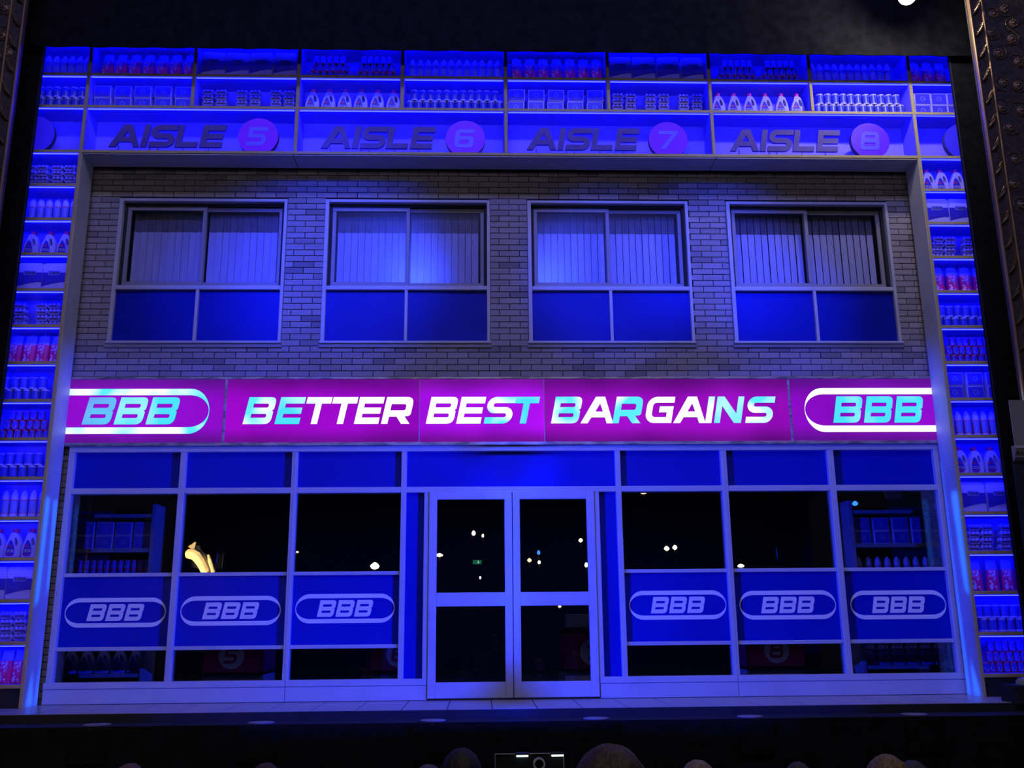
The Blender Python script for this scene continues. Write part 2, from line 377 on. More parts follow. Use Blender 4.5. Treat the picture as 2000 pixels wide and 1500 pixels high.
def oval_loops(cx, cz, a, b, rx, inner=0.71, gap=0.006, clip=None):
    def stad(a, b, rx):
        pts = []
        for k in range(25): t = PI / 2 - PI * k / 24; pts.append((cx + a - rx + rx * math.cos(t), cz + b * math.sin(t)))
        for k in range(25): t = -PI / 2 - PI * k / 24; pts.append((cx - a + rx + rx * math.cos(t), cz + b * math.sin(t)))
        return pts
    return [stad(a, b, rx), stad(a - gap, b * inner, rx)]

# ------------------------------------------------------------------ the building behind: brick wall, windows
YB, YF, YP = 0.42, 0.36, 0.42          # brick face, shop front frame face, pane plane
wall = structure('wall_back')
WIN = [(-4.38, -2.487), (-2.058, -0.180), (0.248, 2.109), (2.553, 4.452)]
WZ0, WZ1 = 3.755, 5.475
mb = MB()
mb.box(-5.6, 5.6, YB + .02, YB + .05, 5.475, 6.0, 'mortar')
mb.box(-5.6, 5.6, YB + .02, YB + .05, 3.33, WZ0, 'mortar')
xs = [-5.6] + [v for w_ in WIN for v in w_] + [5.6]
for i in range(0, len(xs), 2): mb.box(xs[i], xs[i + 1], YB + .02, YB + .05, WZ0, 5.475, 'mortar')
mb.box(-5.6, -4.60, YB + .02, YB + .05, 0, 3.33, 'mortar'); mb.box(4.66, 5.6, YB + .02, YB + .05, 0, 3.33, 'mortar')
mb.build('backing', wall)
PZ, PXB, JT = 0.0707, 0.2318, 0.0075
def blocked(x0, x1, z0, z1):
    return any(x1 > a and x0 < b and z1 > WZ0 - .03 and z0 < WZ1 for a, b in WIN)
full, cut = [], []
ztop = 5.713 + 2 * PZ
for j in range(0, 90):
    z1 = ztop - j * PZ; z0 = z1 - PZ
    if z1 < 0: break
    if z0 < 3.34 and z1 > 2.64: 
        if z1 > 3.34 + PZ * .5: pass
        else: continue
    off = -2.395 + (0 if j % 2 == 0 else PXB / 2)
    k0 = int(math.floor((-5.0 - off) / PXB))
    for k in range(k0, k0 + 46):
        a = off + k * PXB; b = a + PXB
        segs = [(a, b)]
        zc = (z0 + z1) / 2
        if zc < 2.7: holes = [(-4.645, 4.70)]
        elif WZ0 - .005 < zc < WZ1: holes = WIN
        else: holes = []
        for h0, h1 in holes:
            ns = []
            for s0, s1 in segs:
                if s1 <= h0 or s0 >= h1: ns.append((s0, s1)); continue
                if s0 < h0: ns.append((s0, h0))
                if s1 > h1: ns.append((h1, s1))
            segs = ns
        for s0, s1 in segs:
            s0 = max(s0, -5.05); s1 = min(s1, 5.05)
            if s1 - s0 < .02: continue
            zz0 = max(z0, 0.0)
            if s1 - s0 > PXB - .004 and abs(s0) < 4.7 and abs(s1) < 4.7 and zc > 3: full.append((s0, s1, zz0, z1))
            else: cut.append((s0, s1, zz0, z1))
full.sort(key=lambda q: (Vector(((q[0] + q[1]) / 2, YB, q[2])) - CAM).length)
bmesh_brick = MB().box(-PXB / 2 + JT / 2, PXB / 2 - JT / 2, 0, .03, -PZ / 2 + JT / 2, PZ / 2 - JT / 2, 'brick', ch=.003).mesh('brick')
for q in full[:300]:
    ob('brick', bmesh_brick, wall, ((q[0] + q[1]) / 2, YB + random.uniform(-.002, .002), (q[2] + q[3]) / 2))
mb = MB()
for q in full[300:] + cut:
    mb.box(q[0] + JT / 2, q[1] - JT / 2, YB, YB + .03, q[2] + JT / 2, q[3] - JT / 2, 'brick', ch=.003)
mb.build('brick_field', wall, kind='stuff')

for n, (x0, x1) in enumerate(WIN):
    wn = structure('window_%d' % (n + 1))
    xc = (x0 + x1) / 2; fw = .045
    fz0, fz1 = 3.755, 5.475
    def frame_box(a, b, c, d, mat, y0=.395, y1=.50): return MB().box(a, b, y0, y1, c, d, mat, ch=.006)
    frame_box(x0, x0 + fw, fz0, fz1, 'frame').build('frame_side', wn); frame_box(x1 - fw * .8, x1, fz0, fz1, 'frame').build('frame_side', wn)
    frame_box(x0 + fw, x1 - fw * .8, fz1 - .036, fz1, 'frame').build('frame_head', wn)
    frame_box(x0 + fw, x1 - fw * .8, 4.381, 4.431, 'frame').build('transom', wn)
    frame_box(xc - .018, xc + .018, 3.785, 4.381, 'frame').build('mullion', wn)
    frame_box(x0 - .01, x1 + .01, 3.755, 3.785, 'frame', .38, .5).build('sill', wn)
    MB().box(x0 - .015, x1 + .015, .40, .46, 3.716, 3.755, 'sash').build('sill_shade', wn)  # dark strip standing in for the shade under the projecting sill
    for s in (0, 1):
        a, b = (x0 + fw, xc - .018) if s == 0 else (xc + .018, x1 - fw * .8)
        MB().box(a, b, .44, .46, 3.785, 4.381, 'panel_blue').build('panel', wn)
    # the two sliding sashes, one behind the other
    for s in (0, 1):
        yy = .475 + .03 * s
        a, b = (x0 + fw + .03, xc + .022) if s == 0 else (xc - .022, x1 - fw * .8 - .03)
        z0, z1 = 4.437, 5.41
        m = MB(); m.box(a, b, yy, yy + .028, z0, z0 + .065, 'sash', ch=.004); m.box(a, b, yy, yy + .028, z1 - .05, z1, 'sash', ch=.004)
        m.box(a, a + .044, yy, yy + .028, z0 + .065, z1 - .05, 'sash', ch=.004); m.box(b - .044, b, yy, yy + .028, z0 + .065, z1 - .05, 'sash', ch=.004)
        sh = m.build('sash', wn)
        MB().box(a + .044, b - .044, yy + .012, yy + .016, z0 + .065, z1 - .05, 'glass_up').build('pane', sh)
    MB().box(x0 + .01, x1 - .01, .66, .68, 3.76, 5.47, 'gap').build('back_board', wn)
    m = MB(); m.box(x0 + fw, x0 + fw + .03, .46, .66, 4.431, 5.439, 'gap'); m.box(x1 - fw * .8 - .03, x1 - fw * .8, .46, .66, 4.431, 5.439, 'gap')
    m.box(x0 + fw, x1 - fw * .8, .46, .66, 5.41, 5.439, 'gap'); m.build('reveal_lining', wn)
    # vertical blinds hanging behind each sash
    wn_name = ['leftmost', 'second', 'third', 'rightmost'][n]
    for s in (0, 1):
        a, b = (x0 + .125, xc - .03) if s == 0 else (xc + .03, x1 - .13)
        bl = thing('vertical_blind', 'pale vertical blind behind the %s sash of the %s upper window' % (['left', 'right'][s], wn_name), 'blind', (a, .59, 5.40), 'vertical blinds in the upper windows')
        MB().box(0, b - a, -.02, .02, -.03, 0, 'sash').build('head_rail', bl)
        ns = 10; wd = (b - a) / ns
        for i in range(ns):
            tl = .10 if (i % 4) else .22
            for nm, za, zb, mt in (('slat', -.94, -.262, 'blind'), ('shaded_slat', -.262, -.03, 'blind_shade')):  # upper length of each slat carries the painted header shadow
                xa, xb = i * wd + .003, (i + 1) * wd - .003
                MB().add([(xa, -.012, za), (xb, -.012 + tl * wd, za), (xb, -.012 + tl * wd, zb), (xa, -.012, zb),
                          (xa, -.006, za), (xb, -.006 + tl * wd, za), (xb, -.006 + tl * wd, zb), (xa, -.006, zb)],
                         [(0, 1, 2, 3), (7, 6, 5, 4), (0, 4, 5, 1), (2, 6, 7, 3), (0, 3, 7, 4), (1, 5, 6, 2)], mt) if False else None
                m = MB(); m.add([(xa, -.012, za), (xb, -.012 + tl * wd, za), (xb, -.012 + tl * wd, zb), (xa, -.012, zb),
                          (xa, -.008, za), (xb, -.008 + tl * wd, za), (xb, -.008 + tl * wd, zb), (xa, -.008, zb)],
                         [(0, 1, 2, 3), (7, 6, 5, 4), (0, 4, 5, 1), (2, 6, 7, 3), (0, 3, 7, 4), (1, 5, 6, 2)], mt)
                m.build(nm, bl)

# ------------------------------------------------------------------ the lit shop sign
sign = thing('shop_sign', 'long backlit magenta sign reading BETTER BEST BARGAINS above the shop windows', 'sign', (0, 0, 0))
SY = .34; SZ0, SZ1 = 2.642, 3.334
MB().box(-5.3, 5.3, SY + .03, YB, 2.61, 3.36, 'darkmetal').build('case', sign)
MB().box(-5.3, 5.3, SY - .012, SY + .03, SZ1, 3.362, 'steel', ch=.004).build('top_rail', sign)
MB().box(-5.3, 5.3, SY - .012, SY + .03, 2.606, SZ0, 'steel', ch=.004).build('bottom_rail', sign)
cuts = [-5.3, -3.03, -.948, .402, 3.094, 5.3]
pm = ['sign_side', 'sign_mid', 'sign_bright', 'sign_dim', 'sign_side']
panels = []
for i in range(5):
    panels.append(MB().box(cuts[i] + .002, cuts[i + 1] - .002, SY, SY + .03, SZ0, SZ1, pm[i]).build('panel', sign))
for x in (-3.03, 3.094): MB().box(x - .013, x + .013, SY - .012, SY + .005, SZ0, SZ1, 'steel', ch=.003).build('joint_strip', sign)
for x in (-.948, .402): MB().box(x - .004, x + .004, SY - .006, SY + .005, SZ0, SZ1, 'frame').build('joint_strip', sign)
LZ, LH = 2.838, .296
def sign_letter(ch, x, mat, pi):
    m = MB(); put_glyph(m, ch, x, LZ, LH, SY - .013, SY - .001, mat, 'letter_edge'); m.build('letter', panels[pi])
for i, x in enumerate((-4.525, -4.19, -3.854)): sign_letter('B', x, ['lit_dim', 'lit_cyan', 'lit_cyan'][i], 0)
for i, x in enumerate((3.554, 3.892, 4.228)): sign_letter('B', x, 'lit_cyan', 4)
for ch, x, mt in (('B', -2.831, 'lit_mix'), ('E', -2.492, 'lit_cyan'), ('T', -2.208, 'lit_mix'), ('T', -1.931, 'lit_white'), ('E', -1.647, 'lit_white'), ('R', -1.357, 'lit_white')): sign_letter(ch, x, mt, 1)
for ch, x, mt in (('B', -.878, 'lit_white'), ('E', -.552, 'lit_white'), ('S', -.256, 'lit_mix'), ('T', .032, 'lit_cyan')): sign_letter(ch, x, mt, 2)
for ch, x, mt in (('B', .47, 'lit_mix'), ('A', .789, 'lit_white'), ('R', 1.136, 'lit_mix'), ('G', 1.482, 'lit_white'), ('A', 1.796, 'lit_white'), ('I', 2.145, 'lit_mix'), ('N', 2.242, 'lit_cyan'), ('S', 2.585, 'lit_mix')): sign_letter(ch, x, mt, 3)
for cx, pi in ((-4.05, 0), (4.11, 4)):
    m = MB(); m.flat(oval_loops(cx, 2.982, .860, .246, .21), SY - .013, SY - .001, 'lit_mix' if pi == 0 else 'lit_white', 'letter_edge')
    m.build('oval_ring', panels[pi])

# ------------------------------------------------------------------ shop front
MULL = [(-4.64, -4.578), (-3.470, -3.408), (-2.294, -2.232), (-1.133, -1.076), (1.155, 1.213), (2.300, 2.366), (3.470, 3.538), (4.640, 4.700)]
TRIM = [0]
def trim(m):
    TRIM[0] += 1; return m.build('trim_%d' % TRIM[0], kind='structure')
for x0, x1 in MULL:
    m = MB(); m.box(x0, x1, YF, YP + .03, .21, 2.545, 'frame', ch=.004)
    if abs(x0 + 2.294) < .01 or abs(x0 - 2.3) < .01: m.box((x0 + x1) / 2 - .003, (x0 + x1) / 2 + .003, YF - .004, YF, .21, 2.545, 'frame')
    trim(m)
trim(MB().box(-4.64, 4.70, YF, YP + .03, 2.545, 2.606, 'frame', ch=.004))
for i in range(7):
    if True:
        a, b = MULL[i][1], MULL[i + 1][0]
        trim(MB().box(a, b, YF, YP + .03, 2.102, 2.163, 'frame', ch=.004))
BASES = [(-4.66, -2.262), (-2.258, -.838), (.926, 2.34), (2.344, 4.72)]
for a, b in BASES:
    m = MB(); m.box(a, b, YF - .006, YP + .03, .150, .212, 'white', ch=.004); m.box(a, b, YF + .002, YP + .03, 0.004, .148, 'white', ch=.004); trim(m)

bays = [0, 1, 2, 4, 5, 6]
bay_names = ['leftmost', 'second', 'third', 'fourth', 'fifth', 'rightmost']
wi = 5
for bi, i in enumerate(bays):
    a, b = MULL[i][1], MULL[i + 1][0]
    wn = structure('window_%d' % wi); wi += 1
    MB().box(a, b, YP, YP + .02, 2.163, 2.545, 'panel_blue').build('upper_panel', wn)
    MB().box(a, b, YP + .004, YP + .010, 1.288, 2.102, 'glass').build('pane', wn)
    MB().box(a, b, YP + .004, YP + .010, .212, .515, 'glass').build('pane', wn)
    MB().box(a, b, YF + .025, YP + .03, 1.250, 1.288, 'frame', ch=.003).build('rail', wn)
    MB().box(a, b, YF + .025, YP + .03, .515, .553, 'frame', ch=.003).build('rail', wn)
    bd = thing('sign_board', 'dark blue BBB board in the %s lower shop window' % bay_names[bi], 'sign', ((a + b) / 2, YP, .9), 'BBB boards across the shop front')
    ww = (b - a) / 2
    MB().box(-ww, ww, 0, .02, -.347, .350, 'panel_blue').build('board', bd)
    cx = [-4.03, -2.86, -1.69, 1.77, 2.93, 4.105][bi] - (a + b) / 2
    cz = [.893, .901, .914, .919, .91, .902][bi] - .9
    m = MB(); m.flat(oval_loops(cx, cz, .51, .147, .145), -.004, 0, 'decal'); m.build('oval_ring', bd)
    for k in range(3):
        m = MB(); put_glyph(m, 'B', cx - .287 + k * .190, cz - .083, .167, -.004, 0, 'decal'); m.build('letter', bd)
# fascia board over the doors
wn = structure('window_%d' % wi); wi += 1
MB().box(MULL[3][1], MULL[4][0], YP, YP + .02, 2.163, 2.545, 'panel_blue').build('upper_panel', wn)
# side lights of the doors, blue panels
for a, b, ja, jb in ((-1.076, -.886, -.886, -.836), (.972, 1.155, .921, .972)):
    wn = structure('window_%d' % wi); wi += 1
    MB().box(a, b, YP, YP + .02, .212, 2.102, 'panel_blue').build('panel', wn)
    MB().box(ja, jb, YF, YP + .03, .212, 2.102, 'frame', ch=.004).build('jamb', wn)
# double doors
for n, (a, b) in enumerate(((-.832, .040), (.048, .917))):
    dr = structure('door_%d' % (n + 1))
    ya, yb = .345, .39
    sl, sr = (.084, .078) if n == 0 else (.076, .086)
    MB().box(a, a + sl, ya, yb, .02, 2.104, 'white', ch=.004).build('stile', dr)
    MB().box(b - sr, b, ya, yb, .02, 2.104, 'white', ch=.004).build('stile', dr)
    for nm, z0, z1 in (('bottom_rail', .02, .175), ('middle_rail', .923, 1.062), ('top_rail', 2.025, 2.104)):
        MB().box(a + sl, b - sr, ya, yb, z0, z1, 'white', ch=.004).build(nm, dr)
    for z0, z1 in ((.175, .923), (1.062, 2.025)):
        MB().box(a + sl, b - sr, ya + .018, ya + .024, z0, z1, 'glass').build('pane', dr)

# ------------------------------------------------------------------ stage floor
fl = structure('floor')
MB().box(-5.6, 5.6, -.655, 6.2, -.12, -.014, 'floor_dark').build('slab', fl)
TW = .412
tx0 = .0 - .206 + .02
tiles = []
for k in range(-12, 13):
    a = tx0 + k * TW; b = a + TW
    a = max(a, -5.0); b = min(b, 5.0)
    if b - a < .05: continue
    MB().box(a + .005, b - .005, -.64, .40, -.014, 0, 'floor').build('tile', fl)
m = MB(); m.box(-5.2, 5.2, -.67, -.655, -.12, -.002, 'masking'); m.build('nosing', fl)
m = MB(); m.box(-6.5, 6.5, -1.0, -.67, -.16, -.075, 'masking'); m.build('ledge', fl)
MB().box(-6.5, 6.5, -1.03, -1.0, -2.6, -.075, 'black').build('stage_front', fl)

# ------------------------------------------------------------------ shelf portal
BT = .034                                    # board thickness
HZ = [7.203, 6.800, 6.400, 5.850]            # board centres of the header
SPZ = [5.850 - .4035 * k for k in range(15)]
DEP = .325
def cell(unit, x0, x1, z0, z1, led=True, liner='liner', back='liner_white'):
    # lining of one bay: back, ceiling, floor, two cheeks and the strip light under the front edge of its ceiling
    m = MB(); m.box(x0, x1, DEP - .012, DEP, z0, z1, back); m.build('back_board', unit)
    m = MB(); m.box(x0, x1, .012, DEP - .012, z1 - .004, z1, liner); m.box(x0, x1, .012, DEP - .012, z0, z0 + .004, liner)
    m.box(x0, x0 + .004, .012, DEP - .012, z0 + .004, z1 - .004, liner); m.box(x1 - .004, x1, .012, DEP - .012, z0 + .004, z1 - .004, liner)
    m.build('lining', unit)
    MB().box(x0 + .01, x1 - .01, .010, .022, z1 - .014, z1 - .005, 'led').build('strip_light', unit)
def board(unit, x0, x1, z, y1=DEP):
    MB().box(x0, x1, 0, y1, z - BT / 2, z + BT / 2, 'ply', ch=.003).build('shelf_board', unit)
def upright(unit, x, z0, z1, name='upright'):
    MB().box(x - BT / 2, x + BT / 2, -.001, DEP, z0, z1, 'ply', ch=.003).build(name, unit)
XE = 5.55
units = {}
for side, sg in (('left', -1), ('right', 1)):
    u = thing('shelf_tower', 'tall %s tower of blue lit shelves beside the shop front' % side, 'shelf unit', (0, 0, 0), 'shelf units of the stage portal')
    units[side] = u
    xi = sg * 4.70; xa, xb = sorted((xi + sg * BT / 2, sg * XE))
    upright(u, xi, 0, HZ[0] + BT / 2); upright(u, sg * XE, 0, HZ[0] + BT / 2)
    for z in HZ[:3] + SPZ: board(u, xa, xb - (0 if sg > 0 else 0), z)
    zz = HZ[:3] + SPZ
    for k in range(len(zz) - 1): cell(u, xa, xb, zz[k + 1] + BT / 2, zz[k] - BT / 2)
    MB().box(xa, xb, .02, .03, 0, SPZ[-1] - BT / 2, 'masking').build('kick_board', u)
    # white reveal of the portal, in three lengths
    zs = [0, 2.30, 4.10, 5.815]
    for k in range(3):
        x0, x1 = sorted((sg * 4.683, sg * 4.676))
        MB().box(x0, x1, .002, .31, zs[k] + .001, zs[k + 1] - .001, 'white').build('reveal_panel', u)
HU = [('left', -4.70, -2.35, 'aisle 5'), ('middle', -2.35, 2.35, 'aisles 6 and 7'), ('right', 2.35, 4.70, 'aisle 8')]
for nm, xa, xb, al in HU:
    u = thing('shelf_header', '%s header section of the blue lit shelves, over %s' % (nm, al), 'shelf unit', (0, 0, 0), 'shelf units of the stage portal')
    units['h' + nm] = u
    a = xa + BT / 2 + .0015; b = xb - BT / 2 - .0015
    if nm == 'left': b = xb - BT / 2 * 1.001
    if nm == 'right': a = xa + BT / 2 * 1.001
    if nm == 'middle': a, b = xa - BT / 2, xb + BT / 2
    for z in HZ: board(u, a, b, z, DEP)
    x = xa
    div = []
    if nm == 'middle': div = [(-2.35, 1), (-1.175, 0), (0, 1), (1.175, 0), (2.35, 1)]
    elif nm == 'left': div = [(-3.525, 0)]
    else: div = [(3.525, 0)]
    for xx, full_ in div: upright(u, xx, (HZ[3] if full_ else HZ[2]) + BT / 2, HZ[0] - BT / 2)
    edges = sorted(set([xa, xb] + [d[0] for d in div]))
    for k in range(len(edges) - 1):
        for r in (0, 1): cell(u, edges[k] + BT / 2 + .0015, edges[k + 1] - BT / 2 - .0015, HZ[r + 1] + BT / 2, HZ[r] - BT / 2)
    fulls = sorted(set([xa, xb] + [d[0] for d in div if d[1]]))
    for k in range(len(fulls) - 1): cell(u, fulls[k] + BT / 2 + .0015, fulls[k + 1] - BT / 2 - .0015, HZ[3] + BT / 2, HZ[2] - BT / 2)
    MB().box(a + .007, b - .007, .002, .31, 5.815, 5.822, 'white').build('soffit_panel', u)

# aisle signs standing at the front of the aisle bays
for k, (d, xA, dc, an) in enumerate((('5', -4.401, (-2.776, 6.05), 'left'), ('6', -2.068, (-.457, 6.042), 'middle left'), ('7', .232, (1.845, 6.045), 'middle right'), ('8', 2.531, (4.172, 6.052), 'right'))):
    zb = HZ[3] + BT / 2 + .0052
    s = thing('aisle_sign', 'grey AISLE letters with purple disc %s in the %s aisle bay' % (d, an), 'sign', (xA, 0, zb), 'aisle signs in the header shelves')
    for ch, dx in zip('AISLE', (0, .343, .43, .718, .989)):
        m = MB(); put_glyph(m, ch, dx, .034, .268, -.004, .024, 'aisle', 'print_blue', 0.17, 1.03)
        m.box(dx + .10, dx + .112, .004, .016, 0, .034 + .02, 'aisle')
        m.build('letter', s)
    R_ = .222; cz = dc[1] - zb; cx = -.294 + (dc[0] + .294) * .9965 - xA
    a0 = math.asin(max(-1, -cz / R_ + .004))
    pts = [(cx + R_ * math.cos(a0 + (PI - 2 * a0) * t / 40), cz + R_ * math.sin(a0 + (PI - 2 * a0) * t / 40)) for t in range(41)]
    ds = MB().flat([pts], .010, .07, 'disc', 'disc_rim').build('disc', s)
    m = MB(); put_glyph(m, d, cx - .13, cz - .115, .225, .004, .010, 'disc_digit', None, 0.12, .98); m.build('digit', ds)
for sg, nm in ((-1, 'left'), (1, 'right')):
    zb = HZ[3] + BT / 2 + .0052
    s = thing('aisle_disc', 'plain blue aisle disc cut off in the %s corner bay' % nm, 'sign', (sg * (5.235 if sg < 0 else 5.245), .02, zb), 'aisle signs in the header shelves')
    R_ = .222; cz = .185; a0 = math.asin(-cz / R_ + .004)
    pts = [(R_ * math.cos(a0 + (PI - 2 * a0) * t / 40), cz + R_ * math.sin(a0 + (PI - 2 * a0) * t / 40)) for t in range(41)]
    MB().flat([pts], 0, .06, principled('lit_blue_acrylic', (.05, .04, .7), .5, emit=(.012, .004, .8), es=.7), 'disc_rim').build('disc', s)

# ------------------------------------------------------------------ the goods: one of each kind, then copies
PRO = {}
def proto(kind, parts): PRO[kind] = parts            # [(name, mesh, [(subname, mesh)])]
# domed bottle
m = MB().lathe([(.037, 0), (.0388, .004), (.0388, .036), (.037, .040)], 'plastic_white', 14).mesh('base', True)
m2 = MB().lathe([(.037, .040), (.037, .178), (.034, .188)], 'red', 14).mesh('body', True)
m3 = MB().lathe([(.0385, .046), (.0385, .174)], 'plastic_pale', 10, a0=PI * 1.10, a1=PI * 1.98).mesh('label', True)
m4 = MB().lathe([(.0375, .182), (.0375, .222), (.031, .250), (.015, .272), (.010, .283), (0, .284)], 'plastic_white', 14).mesh('cap', True)
proto('domed_bottle', [('base', m), ('body', m2), ('label', m3), ('cap', m4)])
# canister
m = MB().lathe([(.042, .013), (.042, .113)], 'plastic_blue', 16).mesh('body', True)
m2 = MB().lathe([(.0427, .113), (.0427, .126), (.040, .130), (0, .130)], 'plastic_white', 16).mesh('lid', True)
m3 = MB().lathe([(.0427, 0), (.0427, .013), (.042, .014)], 'plastic_white', 16).mesh('base_rim', True)
proto('canister', [('body', m), ('lid', m2), ('base_rim', m3)])
# can
m = MB().lathe([(.030, 0), (.033, .004), (.033, .092), (.030, .096)], 'red', 14).mesh('body', True)
m2 = MB().lathe([(.030, .096), (.031, .100), (.028, .098), (0, .097)], 'plastic_white', 14).mesh('lid', True)
m3 = MB().lathe([(.0338, .008), (.0338, .090)], 'print_blue', 8, a0=PI * 1.12, a1=PI * 1.86).mesh('label', True)
pts = []
for k in range(9):
    a = PI * .9 + PI * 1.15 * k / 8; u = .019 * math.cos(a); pts.append((u, -math.sqrt(.0345 ** 2 - u * u), .046 + .030 * math.sin(a)))
m4 = MB().tube(pts, .0032, 'plastic_white', 5).mesh('swoosh', True)
proto('can', [('body', m), ('lid', m2), ('label', m3), ('swoosh', m4)])
# carton
m = MB().box(-.094, .094, -.06, .06, 0, .149, 'plastic_white', ch=.004).mesh('carton')
m2 = MB().box(-.084, .084, -.0625, -.06, .010, .138, 'print_blue').mesh('front_panel')
mm = MB(); 
mm.flat([[(.03 * math.cos(2 * PI * k / 20), .076 + .03 * math.sin(2 * PI * k / 20)) for k in range(20)], [(.021 * math.cos(2 * PI * k / 20), .076 + .021 * math.sin(2 * PI * k / 20)) for k in range(20)]], -.0645, -.0625, 'plastic_pale')
mm.box(-.004, .022, -.0645, -.0625, .072, .079, 'plastic_pale'); m3 = mm.mesh('emblem')
proto('carton_box', [('carton', m), ('front_panel', m2), ('emblem', m3)])
# toilet paper pack
def pack():
    w2, d2, h = .130, .075, .312
    def outline(y, s):
        return [(x_, y, z_) for x_, z_ in rnd([(-w2 * s, .0, .02), (w2 * s, .0, .02), (w2 * s, h * s, .03), (-w2 * s, h * s, .03)], 4)]
    mb = MB(); a = outline(-d2, .97); b = outline(-d2 + .02, 1.0); c_ = outline(d2, 1.0); n = len(a)
    fs = [tuple(range(n))]
    for k in range(n):
        k2 = (k + 1) % n; fs += [(k, k2, n + k2, n + k), (n + k, n + k2, 2 * n + k2, 2 * n + k)]
    fs.append(tuple(2 * n + k for k in reversed(range(n))))
    mb.add(a + b + c_, fs, 'plastic_white'); wr = mb.mesh('wrapper', True)
    mb = MB(); mb.flat([[(-.128, .040), (-.06, .058), (.0, .074), (.08, .086), (.128, .084), (.128, .196), (-.128, .196)]], -d2 - .002, -d2 + .002, 'print_deep')
    wv = mb.mesh('blue_band')
    mb = MB(); mb.flat([rnd([(-.07, .166, .012), (.058, .168, .012), (.066, .212, .012), (-.062, .220, .012)], 3)], -d2 - .004, -d2 - .002, 'plastic_pale'); bd = mb.mesh('name_badge')
    mb = MB(); x = -.058
    for ch in 'TUSHIE':
        put_glyph(mb, ch, x, .178, .028, -d2 - .006, -d2 - .004, 'print_dark', None, .12, .70); x += ADV[ch] * .028 * .74
    lt = mb.mesh('lettering')
    mb = MB(); mb.flat([[(-.062, .090), (-.02, .092), (-.01, .114), (-.056, .110)]], -d2 - .004, -d2 - .002, 'plastic_blue'); sm = mb.mesh('small_print')
    return [('wrapper', wr), ('blue_band', wv), ('name_badge', bd, [('lettering', lt)]), ('small_print', sm)]
proto('paper_pack', pack())
# detergent jug
def jug():
    o = rnd([(-.074, .0, .02), (.078, .0, .02), (.082, .10, .05), (.066, .175, .06), (.036, .232, .03), (-.024, .232, .015), (-.036, .200, .04), (-.078, .085, .05)], 4)
    hole = rnd([(.024, .105, .02), (.056, .108, .02), (.052, .150, .02), (.028, .190, .015), (.014, .170, .015)], 3)
    mb = MB()
    def ring(L, y, s): return [(p[0] * s + .002 * (1 - s), y, .116 + (p[1] - .116) * s) for p in L]
    # front plate with handle hole, chamfered to the flanks
    mb.flat([[(p[0] * .93, .116 + (p[1] - .116) * .95) for p in o], hole], -.040, .040, 'plastic_white')
    mb.flat([o, [((p[0] - .035) * 1.15 + .035, (p[1] - .145) * 1.1 + .145) for p in hole]], -.030, .030, 'plastic_white')
    bt = mb.mesh('bottle', False)
    cp = MB().lathe([(.027, .228), (.029, .232), (.029, .262), (.026, .268), (0, .268)], 'red', 14, cx=.006).mesh('cap', True)
    lb = MB().flat([rnd([(-.062, .014, .03), (.028, .014, .03), (.03, .075, .01), (.002, .150, .02), (-.022, .168, .015), (-.050, .10, .02)], 4)], -.042, -.039, 'print_deep').mesh('label')
    mb = MB(); x = -.058
    mb.box(-.046, -.006, -.044, -.042, .098, .112, 'red'); e = mb.mesh('label_stripe'); e2 = MB().box(-.05, .016, -.044, -.042, .026, .034, 'red').mesh('label_stripe')
    mb = MB()
    mb.box(-.058, .022, -.0435, -.042, .050, .074, 'plastic_white'); bn = mb.mesh('name_band')
    mb = MB(); x = -.054
    for ch in 'BLAST': put_glyph(mb, ch, x, .0545, .0145, -.0455, -.0435, 'print_dark', None, .15, .85); x += ADV[ch] * .0145 * .9
    lt = mb.mesh('lettering')
    return [('bottle', bt), ('cap', cp), ('label', lb, [('label_stripe', e), ('label_stripe', e2)]), ('name_band', bn, [('lettering', lt)])]
proto('detergent_jug', jug())
for p_ in PRO['detergent_jug']:
    for me_ in [p_[1]] + [q_[1] for q_ in (p_[2] if len(p_) > 2 else [])]: me_.transform(Matrix.Diagonal((1.0, 1.0, 1.085, 1)))
# refill pouch
def pouch():
    w2, h = .064, .315
    levels = [(0.0, 1.0, .046), (.02, 1.0, .048), (.13, 1.0, .042), (.215, .98, .034), (.275, .88, .018), (.305, .82, .006), (h, .82, .005)]
    def shell(lv, mat):
        mb = MB(); n = 12; vs = []; fs = []
        for z, s, d in lv:
            for k in range(n):
                a = 2 * PI * k / n; c_, s_ = math.cos(a), math.sin(a)
                vs.append((w2 * s * math.copysign(abs(c_) ** .6, c_), d * math.copysign(abs(s_) ** .8, s_), z))
        for j in range(len(lv) - 1):
            for k in range(n): k2 = (k + 1) % n; fs.append((j * n + k, j * n + k2, (j + 1) * n + k2, (j + 1) * n + k))
        fs.append(tuple(reversed(range(n)))); fs.append(tuple((len(lv) - 1) * n + k for k in range(n)))
        mb.add(vs, fs, mat); return mb
    lo = shell(levels[:4], 'crimson').mesh('body', True); up = shell(levels[3:], 'plastic_pale').mesh('top', True)
    mb = MB(); cols, rows = 4, 6; vs = []; fs = []
    for j in range(rows):
        z = .012 + .205 * j / (rows - 1); d = .050 - .012 * j / (rows - 1)
        for i in range(cols):
            x = -.060 + .078 * i / (cols - 1); vs.append((x, -d * (1 - .35 * (abs(x) / .066) ** 2) - .004, z))
    for j in range(rows - 1):
        for i in range(cols - 1): fs.append((j * cols + i, j * cols + i + 1, (j + 1) * cols + i + 1, (j + 1) * cols + i))
    mb.add(vs, fs, 'floral'); fp = mb.mesh('flower_print', True)
    sp = MB().lathe([(.011, h - .004), (.011, h + .012), (.008, h + .016), (0, h + .016)], 'plastic_blue', 8).mesh('spout', True)
    return [('body', lo), ('top', up), ('flower_print', fp), ('spout', sp)]
proto('refill_pouch', pouch())
